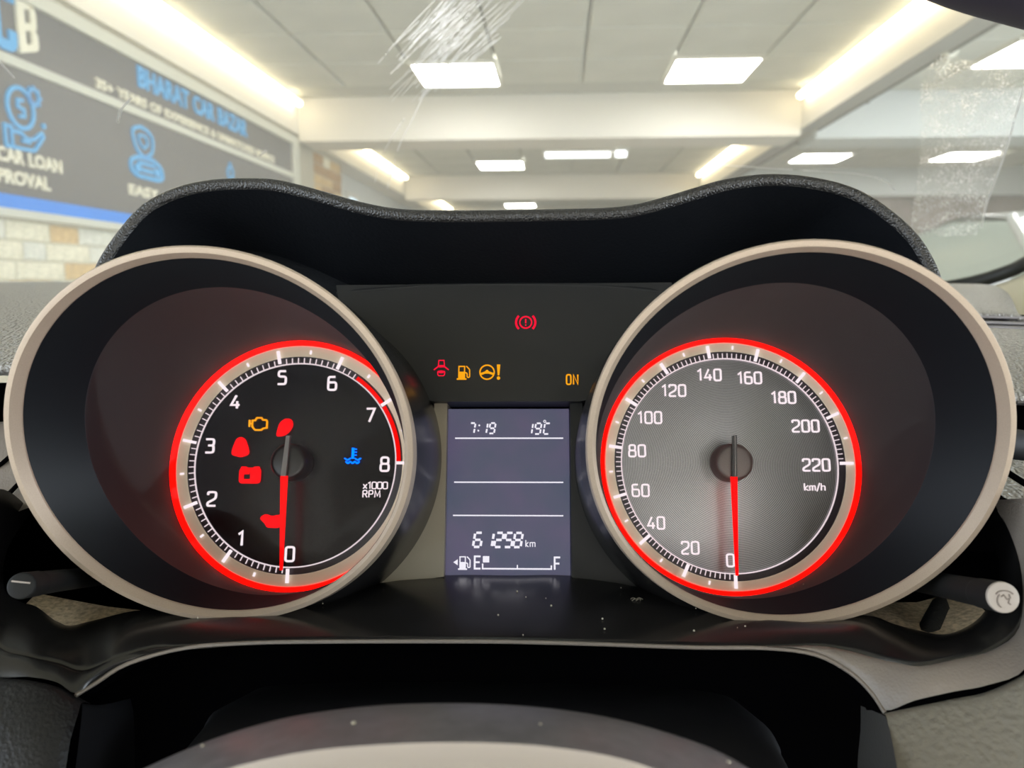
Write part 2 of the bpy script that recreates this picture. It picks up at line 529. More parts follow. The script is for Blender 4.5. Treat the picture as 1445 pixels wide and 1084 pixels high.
# ceiling tiles on the 0.6 m grid, one object each; the bars between them are the slab showing through
def tile_mesh(sx, sy):
    mb = MB()
    a, b, t = sx / 2, sy / 2, .012
    mb.add([(-a, -b, .05), (a, -b, .05), (a, b, .05), (-a, b, .05), (-a, -b, .006), (a, -b, .006), (a, b, .006), (-a, b, .006),
            (-a + t, -b + t, 0), (a - t, -b + t, 0), (a - t, b - t, 0), (-a + t, b - t, 0)],
           [(0, 1, 5, 4), (1, 2, 6, 5), (2, 3, 7, 6), (3, 0, 4, 7), (4, 5, 9, 8), (5, 6, 10, 9), (6, 7, 11, 10), (7, 4, 8, 11), (8, 9, 10, 11)])
    me = bpy.data.meshes.new('ceiling_tile')
    me.from_pydata(mb.v, [], mb.f); me.materials.append(M['tile'])
    return me
tmesh = tile_mesh(.584, .584)
LIGHTS = set()
light_pos = []
def tiles(xs, ys):
    for x in xs:
        for y in ys:
            if any(abs(x - a) < .2 and abs(y - b) < .2 for a, b in light_pos): continue
            o = bpy.data.objects.new('ceiling_tile', tmesh)
            COL.objects.link(o); o.parent = ceiling
            o.location = (x, y, ZC - .0)
gx = [-1.94 + .6 * i for i in range(7)]          # tile centres: -1.94 ... 1.66
gx = [-2.0 + .0 + .36 - .36 + .06 + .6 * i for i in range(7)]
PANELS = [  # x, y, label
 (-.74, 5.50, 'square ceiling light seen whole, right below the bundle of glass scratches'),
 (1.06, 5.50, 'square ceiling light next to the near end of the right warm cove strip'),
 (-.74, 3.70, 'square ceiling light cut off by the picture top, above the scratches'),
 (-.74, 9.55, 'small square ceiling light beyond the first cross beam, above the hood dip'),
 (-.74, 14.35, 'farthest ceiling light, half hidden by the dip of the instrument hood'),
 (3.12, 5.25, 'ceiling light cut off by the right picture edge, below the dark mirror'),
 (3.10, 9.25, 'ceiling light beyond the right beam, above the right hump of the hood'),
 (4.76, 9.25, 'ceiling light behind the dirty glass strip, beyond the right beam'),
 (-.74, -2.3, 'ceiling light behind the car on the left row'), (1.06, -2.3, 'ceiling light behind the car on the right row'),
 (-.74, -5.0, 'rearmost ceiling light on the left row'), (1.06, -5.0, 'rearmost ceiling light on the right row'),
]
light_pos = [(p[0], p[1]) for p in PANELS]
X0 = -.74
tiles([X0 + .6 * i for i in range(-2, 5)], [5.50 - .6 * i for i in range(-0, 7)])
tiles([X0 + .6 * i for i in range(-2, 5)], [9.55 + .6 * i for i in range(-4, 2)])
tiles([X0 + .6 * i for i in range(-2, 5)], [14.35 + .6 * i for i in range(-4, 1)])
tiles([3.12 + .6 * i for i in range(-1, 4)], [5.25 + .6 * i for i in range(-2, 2)])
tiles([3.10 + .6 * i for i in range(-1, 5)], [9.25 + .6 * i for i in range(-3, 2)])

LP = MB()
lp_frame = MB()
for x0, x1, y0, y1 in ((-.3, .3, -.3, -.28), (-.3, .3, .28, .3), (-.3, -.28, -.28, .28), (.28, .3, -.28, .28)):
    lp_frame.box(x0, x1, y0, y1, -.016, .02)
lp_diff = MB().box(-.281, .281, -.281, .281, -.012, .0)
f0 = lp_frame.build('frame', M['paint'], None, base=Vector((0, 0, 0)))
d0 = lp_diff.build('diffuser', M['ledpanel'], None, base=Vector((0, 0, 0)))
for i, (x, y, lab) in enumerate(PANELS):
    t = room_thing('ceiling_light', (x, y, ZC), lab, 'ceiling light', 'square ceiling lights')
    for src in (f0, d0):
        c = src if i == 0 else src.copy()
        if i: COL.objects.link(c)
        c.parent = t

# long beams with cove strips
struct(MB().box(-3.0, XL, -9, 19, ZB, ZC + .05), 'trim_1', M['paint'])
tb = struct(MB().box(XR, 2.09, -9, 19, ZB, ZC + .05), 'trim_2', M['paint'])
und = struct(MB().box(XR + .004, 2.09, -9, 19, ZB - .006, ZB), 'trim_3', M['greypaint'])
for k, (ya, yb) in enumerate(((6.30, 6.75), (10.66, 10.86), (15.0, 15.4))):
    struct(MB().box(XL, XR, ya, yb, ZB - .055, ZC + .05), 'trim_%d' % (4 + k), M['paint'])
for k, (ya, yb) in enumerate(((6.35, 6.8), (10.4, 10.6))):
    struct(MB().box(2.09, 9, ya, yb, ZB - .07, ZC + .05), 'trim_%d' % (7 + k), M['paintc'])
SIDE = {-1: XL + .05, 1: XR - .05}
cove = [
 (-1, 1.5, 6.22, 'long warm cove light strip above the sign board'),
 (1, 1.5, 6.22, 'long warm cove light strip along the right beam'),
 (-1, 6.85, 10.5, 'short warm cove light strip beyond the cross beam on the left'),
 (1, 6.85, 10.5, 'short warm cove light strip beyond the cross beam on the right'),
 (-1, 11.2, 14.9, 'third warm cove light strip, peeping over the left slope of the hood'),
]
for s, ya, yb, lab in cove:
    x = SIDE[s]
    t = room_thing('cove_light', (x, (ya + yb) / 2, ZC), lab, 'light strip', 'warm cove light strips')
    MB().box(x - .03, x + .03, ya, yb, ZC - .008, ZC + .0).build('channel', M['paint'], t)
    MB().tube([(x, ya + .02, ZC - .02), (x, yb - .02, ZC - .02)], .024, 10).build('diffuser', M['strip'], t)

# far tube lamp hanging below the ceiling of the second bay
t = room_thing('tube_lamp', (.2, 8.5, ZC), 'white tube lamp below the ceiling beyond the first cross beam', 'lamp')
MB().box(-.18, .62, 8.42, 8.58, ZC - .05, ZC).build('housing', M['paint'], t)
MB().tube([(-.16, 8.46, ZC - .07), (.56, 8.46, ZC - .07)], .035, 10).build('lamp_tube', M['tube_lamp'], t)
MB().tube([(.62, 8.46, ZC - .07), (.74, 8.46, ZC - .07)], .035, 10).build('lamp_end', M['tube_lamp'], t)

# conduit and junction box along the right beam
t = room_thing('conduit', (2.10, 4.3, ZB), 'thin dark conduit running along the lower edge of the right beam', 'conduit')
MB().tube([(2.105, -1, ZB - .004), (2.105, 10.3, ZB - .004)], .011, 8).build('pipe', M['pipe'], t)
for y in (2.6, 3.6, 5.4, 6.9, 8.4):
    MB().box(2.09, 2.12, y - .012, y + .012, ZB - .02, ZB + .012).build('clip', M['pipe'], t)
t = room_thing('junction_box', (2.11, 4.33, ZB), 'round cream junction box on the conduit below the right beam', 'junction box')
mb = MB(); lathe(mb, (2.115, 4.33, ZB + .01), (.2, -1, -.35), [(.001, .02), (.034, .02), (.042, .012), (.042, -.02), (.001, -.02)], 24)
mb.build('box_body', M['jbox'], t, 40)
mb = MB(); lathe(mb, (2.115, 4.33, ZB + .01), (.2, -1, -.35), [(.001, .024), (.011, .024), (.011, .018)], 16)
mb.build('box_hole', M['pipe'], t, 40)
MB().tube([(2.11, 4.33, ZB - .02), (2.09, 4.34, ZB - .07), (2.06, 4.35, ZB - .10)], [.012, .014, .011], 8).build('cable_stub', M['jbox'], t)

# left wall, clad in stone below the sign and beyond it
struct(MB().box(-2.6, -2.235, -9, 7.62, 0, ZB), 'wall_left', M['mortar'])
wl = bpy.data.objects['wall_left']
struct(MB().box(-2.7, -2.45, 7.62, 19, 0, ZB), 'wall_left_far', M['paintc'])
def brick_meshes():
    out = []
    for mname in ('brickA', 'brickB', 'brickC', 'brickD'):
        me = bpy.data.meshes.new('brick')
        b, d = .5, .42
        V = [(-1, -b, -b), (-1, b, -b), (-1, b, b), (-1, -b, b), (0, -b, -b), (0, b, -b), (0, b, b), (0, -b, b), (.35, -d, -d), (.30, d, -d), (.38, d, d), (.28, -d, d)]
        F = [(0, 1, 5, 4), (1, 2, 6, 5), (2, 3, 7, 6), (3, 0, 4, 7), (4, 5, 9, 8), (5, 6, 10, 9), (6, 7, 11, 10), (7, 4, 8, 11), (8, 9, 10, 11)]
        me.from_pydata(V, [], F); me.materials.append(M[mname])
        out.append(me)
    return out
bmesh4 = brick_meshes()
def brickwork(y0, y1, z0, z1, rh, lens, weights, xface):
    z = z0; row = 0
    while z < z1 - .01:
        y = y0 - (.07 if row % 2 else 0)
        while y < y1:
            ln = random.choice(lens)
            e = min(y + ln, y1)
            s = max(y, y0)
            if e - s > .03:
                o = bpy.data.objects.new('brick', random.choices(bmesh4, weights)[0])
                COL.objects.link(o); o.parent = wl
                o.location = (xface, (s + e) / 2, z + rh / 2)
                o.scale = (random.uniform(.012, .026), e - s - .008, rh - .008)
            y = e
        z += rh; row += 1
brickwork(2.0, 6.6, .82, 1.312, .082, (.14, .2, .26, .3), (5, 6, 1.4, .2), -2.235)
brickwork(6.76, 7.62, 1.3, 2.25, .095, (.2, .28, .36), (.2, .6, 2, 4), -2.235)

# daylit pane in the far left wall
t = room_thing('window_1', (-2.45, 9.0, 1.8), None, None); props(t, kind='structure')
MB().box(-2.448, -2.44, 8.55, 8.95, 1.72, 2.06).build('pane', M['bluewin'], t)
for a in ((8.50, 8.55, 1.67, 2.11), (8.95, 9.0, 1.67, 2.11), (8.55, 8.95, 1.67, 1.72), (8.55, 8.95, 2.06, 2.11)):
    MB().box(-2.45, -2.42, *a).build('frame', M['paint'], t)

struct(MB().box(-6, 9, 18.6, 18.9, 0, ZC + .05), 'wall_front', M['farwall'])
struct(MB().box(2.2, 9, 10.62, 10.8, 0, ZC), 'wall_front_right', M['farwall'])
struct(MB().box(7.0, 7.3, -9, 19, 0, ZC + .05), 'wall_right', M['paintc'])
# added glowing panes behind the car, unseen, lighting the dials from the front
struct(MB().box(-6, 9, -8.6, -8.4, 0, .25), 'wall_back', M['paintc'])
struct(MB().box(-6, 9, -8.6, -8.4, 2.2, ZC + .05), 'wall_back_top', M['paintc'])
t = room_thing('back_glow_panes', (0, -8.4, .25), None, None); props(t, kind='structure')
for i in range(7):
    x = -2.2 + i * 1.5
    MB().box(x, x + .08, -8.45, -8.35, .25, 2.2).build('mullion', M['pipe'], t)
    if i < 6: MB().box(x + .08, x + 1.5, -8.42, -8.40, .25, 2.2).build('pane', M['backglow'], t)

M['sidelight'] = emat('added_left_glow', (.80, .90, 1.0), SIDE_STRENGTH)  # added glow on the left wall, for cool side light
t = room_thing('left_glow_panes', (-2.2, -2.4, .3), None, None); props(t, kind='structure')
for i in range(5):
    y = -5.0 + i * 1.4
    MB().box(-2.235, -2.20, y, y + .08, .4, 2.15).build('mullion', M['pipe'], t)
    if i < 4: MB().box(-2.234, -2.225, y + .08, y + 1.4, .4, 2.15).build('pane', M['sidelight'], t)
M['rightlight'] = emat('added_right_glow', (.82, .91, 1.0), RIGHT_STRENGTH)  # added glow on the right wall, brightening the right dash pad
t = room_thing('right_glow_panes', (7.0, -1, .3), None, None); props(t, kind='structure')
for i in range(7):
    y = -6.0 + i * 1.6
    MB().box(6.93, 7.0, y, y + .08, .3, 2.3).build('mullion', M['pipe'], t)
    if i < 6: MB().box(6.97, 6.98, y + .08, y + 1.6, .3, 2.3).build('pane', M['rightlight'], t)

# ------------------------------------------------------------------ sign board on the left wall
FX = -2.212
sb = room_thing('sign_board', (FX, 4.4, 1.32), 'charcoal sign board with blue and cream lettering, cream framed, on the stone wall', 'sign')
Y0, Y1 = 1.0, 6.27
MB().box(FX - .022, FX, Y0, Y1, 1.35, 2.24).build('backing_panel', M['board'], sb)
MB().box(FX - .022, FX + .02, Y0, Y1, 2.20, 2.262).build('top_frame', M['boardframe'], sb)
MB().box(FX - .022, FX + .02, Y1 - .13, Y1, 1.35, 2.20).build('side_frame', M['boardframe'], sb)
MB().box(FX, FX + .012, Y0, Y1 - .13, 1.922, 1.962).build('middle_rail', M['boardframe'], sb)
MB().box(FX, FX + .010, Y0, Y1 - .13, 1.350, 1.408).build('blue_band', M['signblue2'], sb)
MB().box(FX - .022, FX + .03, Y0, Y1, 1.318, 1.350).build('bottom_frame', M['boardframe'], sb)
TXT = Matrix(((0, 0, 1), (1, 0, 0), (0, 1, 0)))      # text x -> +Y, text y -> +Z, out of the board -> +X
def text_part(name, s, y0, y1, z0, z1, m, parent, bold=.0, depth=.008):
    cu = bpy.data.curves.new('t', 'FONT'); cu.body = s; cu.extrude = .05; cu.offset = bold; cu.size = 1; cu.resolution_u = 3
    o = bpy.data.objects.new('t', cu); COL.objects.link(o)
    bpy.context.view_layer.update()
    dg = bpy.context.evaluated_depsgraph_get()
    me = bpy.data.meshes.new_from_object(o.evaluated_get(dg))
    bpy.data.objects.remove(o)
    vs = [v.co.copy() for v in me.vertices]
    ax, bx = min(v.x for v in vs), max(v.x for v in vs)
    ay, by = min(v.y for v in vs), max(v.y for v in vs)
    b = BASE[parent.name]
    for v, c in zip(me.vertices, vs):
        p = Vector((FX + .001 + (c.z + .05) / .1 * depth, y0 + (c.x - ax) / (bx - ax) * (y1 - y0), z0 + (c.y - ay) / (by - ay) * (z1 - z0)))
        v.co = p - b
    me.materials.clear(); me.materials.append(m)
    r = bpy.data.objects.new(name, me); COL.objects.link(r); r.parent = parent
    return r

def words_part(s, y0, y1, z0, z1, m):
    def wid(t):
        cu = bpy.data.curves.new('t', 'FONT'); cu.body = t; cu.size = 1
        o = bpy.data.objects.new('t', cu); COL.objects.link(o); bpy.context.view_layer.update()
        w = o.dimensions.x; bpy.data.objects.remove(o); return w
    tot = wid(s); ws = s.split(' '); k = (y1 - y0) / tot
    for i, w in enumerate(ws):
        e = y0 + k * wid(' '.join(ws[:i + 1])); a = e - k * wid(w)
        text_part('lettering', w, a, e, z0, z1, m, sb, .03)

def signshape(name, build, m):
    mb = MB(); build(mb)
    mb.v = [Vector((FX + .001 + p.z, p.x, p.y)) for p in mb.v]
    return mb.build(name, m, sb)
words_part('BHARAT CAR BAZAR', 3.89, 5.25, 2.078, 2.186, M['signblue'])
words_part('35+ YEARS OF EXPERIENCE & UNMATCHED SERVICE', 3.52, 5.74, 1.978, 2.026, M['signcream'])
words_part('INSTANT CAR LOAN', 2.50, 3.225, 1.535, 1.592, M['signcream'])
words_part('APPROVAL', 2.73, 3.14, 1.450, 1.506, M['signcream'])
words_part('EASY', 3.74, 4.02, 1.508, 1.562, M['signcream'])
signshape('logo_letter', lambda mb: mb.ribbon(roundpoly([(2.985, 2.17), (2.985, 2.195), (2.90, 2.195), (2.90, 1.995), (2.985, 1.995), (2.985, 2.06)], .03), .042, 0, .012), M['signblue'])
def logoB(mb):
    mb.prism([(3.018, 1.985), (3.060, 2.0), (3.060, 2.196), (3.018, 2.196)], 0, .012)
    mb.prism([(3.060, 2.0), (3.12, 2.020), (3.132, 2.036), (3.132, 2.085), (3.118, 2.10), (3.095, 2.10), (3.095, 2.045), (3.060, 2.03)], 0, .012)
    mb.prism([(3.060, 2.085), (3.118, 2.10), (3.128, 2.112), (3.128, 2.175), (3.115, 2.196), (3.095, 2.196), (3.095, 2.125), (3.060, 2.115)], 0, .012)
    mb.prism([(3.060, 2.17), (3.100, 2.18), (3.115, 2.196), (3.060, 2.196)], 0, .012)
signshape('logo_letter', logoB, M['signcream'])
def icon1(mb):   # coin, gear and open hand
    mb.ribbon(ellipse(3.0, 1.765, .075, .08), .017, 0, .008, True)
    mb.ribbon([(3.02, 1.80), (2.985, 1.795), (2.985, 1.768), (3.018, 1.762), (3.018, 1.735), (2.985, 1.73)], .014, 0, .008)
    mb.ribbon(ellipse(3.085, 1.83, .030, .030), .014, 0, .008, True)
    for k in range(8):
        a = 2 * pi * k / 8
        mb.ribbon([(3.085 + .030 * cos(a), 1.83 + .030 * sin(a)), (3.085 + .044 * cos(a), 1.83 + .044 * sin(a))], .014, 0, .008)
    mb.ribbon([(2.90, 1.60), (2.90, 1.68), (2.935, 1.68), (2.935, 1.60)], .014, 0, .008, True)
    mb.ribbon(roundpoly([(2.94, 1.665), (2.99, 1.665), (3.02, 1.645), (3.06, 1.65), (3.115, 1.69), (3.125, 1.675), (3.06, 1.605), (2.94, 1.600)], .012), .015, 0, .008)
    mb.ribbon([(2.99, 1.635), (3.04, 1.633)], .013, 0, .008)
    mb.prism(ellipse(3.13, 1.72, .012, .012, 10), 0, .008)
    mb.prism(ellipse(2.86, 1.78, .014, .014, 10), 0, .008)
signshape('icon', icon1, M['signblue'])
def icon2(mb):   # a shield over the front of a car
    mb.ribbon(roundpoly([(3.80, 1.845), (3.88, 1.875), (3.96, 1.86), (4.0, 1.83), (3.99, 1.755), (3.91, 1.715), (3.83, 1.75)], .03, True), .018, 0, .008, True)
    mb.ribbon(roundpoly([(3.86, 1.83), (3.93, 1.83), (3.95, 1.80), (3.91, 1.76), (3.86, 1.79)], .02, True), .013, 0, .008, True)
    mb.ribbon(roundpoly([(3.77, 1.64), (3.77, 1.685), (3.84, 1.715), (3.99, 1.715), (4.07, 1.685), (4.08, 1.63), (4.03, 1.615), (3.82, 1.615)], .03, True), .022, 0, .008, True)
    mb.prism(ellipse(3.835, 1.655, .030, .022), 0, .009)
    mb.prism(ellipse(4.02, 1.655, .030, .022), 0, .009)
    mb.ribbon([(3.87, 1.65), (3.98, 1.65)], .02, 0, .008)
    mb.ribbon([(3.84, 1.685), (4.0, 1.685)], .018, 0, .008)
signshape('icon', icon2, M['signblue'])
def icon3(mb):
    mb.ribbon(ellipse(4.95, 1.79, .04, .04), .016, 0, .008, True)
    mb.ribbon(roundpoly([(4.86, 1.64), (4.87, 1.70), (4.95, 1.74), (5.03, 1.70), (5.04, 1.64)], .02), .018, 0, .008)
    mb.ribbon([(4.95, 1.83), (4.95, 1.86)], .02, 0, .008)
signshape('icon', icon3, M['signblue'])

# ------------------------------------------------------------------ parked car to the right
pc = room_thing('parked_car', (3.25, 5.0, 0), 'pale parked car with a greenish windshield beyond the right edge of the hood', 'car')
def carsec(y, hw, z0, z1, n=9, e=.35):
    pts = []
    for i in range(n):
        a = pi * i / (n - 1)
        c, s = cos(a), sin(a)
        pts.append((3.25 + hw * math.copysign(abs(c) ** e, c), y, z0 + (z1 - z0) * abs(s) ** e))
    return pts
body = MB()
rows = [carsec(*r) for r in ((3.0, .55, .35, .62), (3.05, .78, .25, .72), (3.3, .86, .22, .86), (3.9, .88, .22, .98), (4.2, .89, .22, 1.0), (5.6, .89, .22, 1.0), (6.3, .88, .22, 1.0), (6.75, .82, .25, .92), (6.85, .6, .35, .8))]
rows = smoothgrid([[Vector(p) for p in r] for r in rows], 2, 3)
body.grid(rows)
body.build('body', M['carpaint'], pc, 60)
def cab(y, hw, z): return [(3.25 - hw, y, z), (3.25 - hw * .6, y - .05, z + .02), (3.25, y - .07, z + .03), (3.25 + hw * .6, y - .05, z + .02), (3.25 + hw, y, z)]
ws_rows = smoothgrid([[Vector(p) for p in cab(*r)] for r in ((3.78, .80, .98), (4.15, .72, 1.22), (4.55, .60, 1.43))], 4, 4)
MB().grid(ws_rows).build('front_window', M['carglass'], pc)
MB().grid(smoothgrid([[Vector(p) for p in cab(*r)] for r in ((4.55, .60, 1.43), (5.1, .60, 1.49), (5.8, .56, 1.42))], 4, 4)).build('roof', M['carpaint'], pc)
MB().grid(smoothgrid([[Vector(p) for p in cab(*r)] for r in ((5.8, .56, 1.42), (6.1, .68, 1.22), (6.4, .78, .98))], 3, 3)).build('rear_window', M['carglass'], pc)
for s in (-1, 1):
    A = [Vector((3.25 + s * .80, 3.78, .98)), Vector((3.25 + s * .72, 4.15, 1.22)), Vector((3.25 + s * .60, 4.55, 1.43))]
    MB().tube(spline(A, 4), .035, 8).build('pillar', M['carpaint'], pc)
    MB().grid([[(3.25 + s * .83, y, .97) for y in (3.9, 4.5, 5.2, 5.9, 6.3)], [(3.25 + s * w, y, z) for y, w, z in ((4.0, .77, 1.1), (4.6, .61, 1.42), (5.2, .61, 1.46), (5.8, .57, 1.40), (6.2, .72, 1.1))]]).build('side_window', M['carglass'], pc)
    mb = MB(); lathe(mb, (3.25 + s * .62, 3.12, .66), (0, -1, .2), [(.001, .05), (.07, .045), (.11, .02), (.12, -.05)], 20); mb.build('headlamp', M['lampglass'], pc, 40)
    mb = MB(); lathe(mb, (3.25 + s * .98, 4.0, 1.03), (0, -1, 0), [(.001, .05), (.07, .04), (.09, 0), (.07, -.05), (.001, -.06)], 16); mb.build('door_mirror', M['carpaint'], pc, 40)
    for y in (3.75, 6.1):
        mb = MB(); lathe(mb, (3.25 + s * .80, y, .31), (s, 0, 0), [(.19, .10), (.28, .10), (.31, .07), (.31, -.07), (.28, -.1)], 28)
        wo = mb.build('wheel', M['tyre'], pc, 40)
        mb = MB(); lathe(mb, (3.25 + s * .80, y, .31), (s, 0, 0), [(.001, .09), (.05, .09), (.06, .06), (.17, .075), (.19, .10)], 20)
        mb.build('alloy', M['alloy'], wo, 40, base=BASE[pc.name])

# ================================================================== THE CAR INTERIOR
# ------------------------------------------------------------------ windshield (raked 30 degrees)
WS0 = Vector((0, .78, 1.045)); WSS = Vector((0, -cos(radians(30)), sin(radians(30)))); WSN = Vector((0, -sin(radians(30)), -cos(radians(30))))
def wp(x, s, h=0): return WS0 + Vector((1, 0, 0)) * x + WSS * s + WSN * h
wsh = room_thing('windshield', tuple(WS0), 'clear raked windshield, scratched at the top and streaked with dried dirt at the right', 'windshield')
edge = [(-.95, .0), (-.5, -.012), (0, -.015), (.30, -.003), (.366, .0086), (.3848, .0128), (.412, .0266), (.4295, .0437), (.4372, .0589), (.4479, .0988), (.450, .1502), (.436, .2189), (.40, .40), (.36, .62), (.30, .70), (-.2, .715), (-.7, .70), (-.9, .60)]
mb = MB(); mb.ngon([wp(x, s, .003) for x, s in edge]); mb.ngon([wp(x, s, -.003) for x, s in edge], True)
n = len(edge)
gl = MB(); gl.ngon([wp(x, s) for x, s in edge])
gl.build('glass', M['windglass'], wsh)
sealpath = [wp(x, s, .006) for x, s in edge[:14]]
MB().tube(spline(sealpath, 3), .0065, 8).build('seal', M['seal'], wsh)
# scratches at the top, a bundle of fine arcs
def wsribbon(mb, pts, w, h=.0006):
    mb.ribbon([(x, s) for x, s in pts], w, h, h + .0003)
def ws_build(mb, name, m, kind=None):
    mb.v = [wp(p.x, p.y, p.z) for p in mb.v]
    return mb.build(name, m, wsh, kind=kind)
mb = MB()
for i in range(95):
    a = random.gauss(.5, .24)
    x0 = -.122 + .060 * a; s0 = .262 + .055 * random.random() + .03 * a
    L = random.uniform(.02, .085)
    ang = radians(random.uniform(42, 54))
    k = random.uniform(-.1, .05)
    pts = []
    for j in range(6):
        t = j / 5
        pts.append((x0 + L * t * cos(ang + k * t), s0 + L * t * sin(ang + k * t)))
    wsribbon(mb, pts, random.choice((.00015, .0002, .0003, .0004)))
ws_build(mb, 'scratches', M['scratch'], 'stuff')
for pts, w in (([(-.1455, .172), (-.126, .222), (-.108, .256), (-.09, .29)], .0006), ([(-.1545, .180), (-.140, .215), (-.115, .255)], .0005),
               ([(.372, .1103), (.360, .140), (.3518, .1655), (.337, .2128), (.3244, .2467), (.3134, .2771)], .0011),
               ([(-.335, .255), (-.325, .268), (-.31, .28)], .0012), ([(-.24, .215), (-.232, .221)], .0016), ([(-.385, .300), (-.3855, .33)], .0006),
               ([(.20, .190), (.235, .186), (.26, .178), (.275, .165)], .0008), ([(.13, .198), (.20, .190)], .0005)):
    mb = MB(); wsribbon(mb, spline([(a, b, 0) for a, b in pts], 5) and [(p.x, p.y) for p in spline([(a, b, 0) for a, b in pts], 5)], w)
    ws_build(mb, 'scratch', M['scratch'])
mb = MB()
L_ = [(.246, .305), (.243, .285), (.262, .24), (.283, .19), (.300, .14), (.318, .095)]
R_ = [(.322, .285), (.3244, .2467), (.337, .2128), (.3518, .1655), (.362, .132), (.374, .098)]
lft = spline([(a, b, .0004) for a, b in L_], 4); rgt = spline([(a, b, .0004) for a, b in R_], 4)
mb.grid([[l.lerp(r, k / 6) for k in range(7)] for l, r in zip(lft, rgt)])
ws_build(mb, 'dirt_streak', M['film'], 'stuff')

# pillar trim at the right end of the windshield
pt = room_thing('windshield_side_cover', (.40, .6, 1.04), 'beige pillar trim below the black windshield seal at the right edge', 'pillar trim')
rows = [[wp(x, s, .012) for x, s in ((.30, -.010), (.366, .0005), (.412, .020), (.440, .050), (.456, .10), (.458, .16), (.44, .25), (.40, .42), (.36, .62))],
        [(.29, .69, 1.043), (.337, .66, 1.046), (.36, .62, 1.045), (.38, .58, 1.055), (.40, .55, 1.08), (.42, .50, 1.11), (.41, .42, 1.16), (.39, .28, 1.24), (.36, .15, 1.34)],
        [(.28, .62, 1.030), (.318, .585, 1.030), (.325, .52, 1.022), (.33, .46, 1.02), (.37, .42, 1.04), (.40, .40, 1.06), (.41, .34, 1.10), (.41, .22, 1.18), (.38, .10, 1.28)]]
MB().grid(smoothgrid([[Vector(p) for p in r] for r in rows], 4, 4)).build('cover', M['beige'], pt)

# rear-view mirror, only its dark corner reaches the picture
rm = room_thing('rear_view_mirror', (.17, .28, 1.16), 'dark blurred rear-view mirror cutting the top right corner', 'mirror')
out = roundpoly([(.07, 1.225), (.294, 1.187), (.294, 1.124), (.183, 1.138), (.14, 1.150), (.07, 1.180)], .015, True)
def mirror_body(d0, d1, k):
    c = Vector((.18, 1.17))
    return [[(c.x + (p[0] - c.x) * s, d, c.y + (p[1] - c.y) * s) for p in out] for s, d in ((k, d0), (1, d0 + .006), (1, d1 - .006), (k, d1))]
mb = MB(); rws = mirror_body(.27, .298, .94); mb.grid(rws, True, True); mb.ngon(rws[0], True); mb.ngon(rws[-1])
mb.build('housing', M['mirror'], rm, 50)
MB().tube([(.18, .29, 1.19), (.18, .295, 1.23), (.18, .25, 1.315)], .007, 10).build('stem', M['mirror'], rm)

# added roof over the seats, unseen, shading the dash
rf = room_thing('added_roof_shade', (-.25, -.6, 1.44), 'added beige roof sheet above the seats, unseen, shading the interior', 'car roof')
rows = [[wp(x, .712, .004 + .0) for x in (-.9, -.5, 0, .28)], [Vector((x, -.1, 1.47)) for x in (-.92, -.5, 0, .34)], [Vector((x, -.9, 1.50)) for x in (-.92, -.5, 0, .38)], [Vector((x, -1.9, 1.44)) for x in (-.90, -.5, 0, .34)]]
MB().grid(smoothgrid(rows, 4, 4)).build('lining', M['beige'], rf)

# ------------------------------------------------------------------ dashboard
_inv = CAR.inverted()
dash = car_thing('dashboard', (0, -.055, .06), 'dark dashboard with the glossy binnacle shelf, grained pads and side trims around the instruments', 'dashboard')
R0 = mm([(-155.0, -18.3, 34.0), (-153.5, -28.4, 44.0), (-151.7, -35.4, 48.0), (-148.7, -42.0, 50.0), (-143.6, -45.0, 50.0), (-140.0, -46.5, 48.0), (-129.8, -51.4, 50.0), (-122.6, -50.4, 48.0), (-112.1, -47.9, 44.0), (-102.1, -48.1, 42.0), (-90.7, -47.7, 38.0), (-71.3, -45.6, 30.0), (-51.0, -42.6, 20.0), (-21.4, -39.3, 12.0), (1.3, -39.2, 12.0), (21.2, -39.1, 12.0), (45.8, -42.6, 18.0), (66.2, -45.6, 30.0), (88.2, -48.6, 42.0), (105.2, -47.1, 46.0), (111.7, -49.0, 49.0), (117.0, -50.4, 50.0), (123.8, -51.4, 52.0), (130.8, -49.2, 52.0), (136.1, -45.0, 52.0), (141.6, -37.9, 50.0), (145.5, -31.3, 45.0), (147.9, -23.7, 38.0), (147.5, -17.9, 30.0)])
R1 = mm([(-145.5, -12.0, 62.0), (-146.3, -22.1, 66.0), (-144.2, -33.6, 68.0), (-141.2, -44.7, 70.0), (-132.7, -53.1, 72.0), (-124.6, -55.5, 72.0), (-117.0, -57.6, 70.0), (-111.3, -59.7, 68.0), (-106.4, -61.5, 66.0), (-98.2, -57.0, 64.0), (-87.1, -54.8, 62.0), (-68.4, -53.6, 60.0), (-44.8, -53.2, 59.0), (-21.0, -53.0, 58.5), (3.1, -52.9, 58.5), (28.2, -53.3, 58.5), (53.3, -53.8, 59.0), (72.2, -53.6, 60.0), (84.6, -54.8, 62.0), (91.7, -58.4, 66.0), (95.1, -62.4, 70.0), (96.6, -66.3, 73.0), (106.5, -55.0, 74.0), (115.4, -53.2, 74.0), (124.4, -50.9, 74.0), (132.7, -45.7, 72.0), (137.3, -33.7, 68.0), (139.3, -23.2, 62.0), (139.7, -14.3, 55.0)])
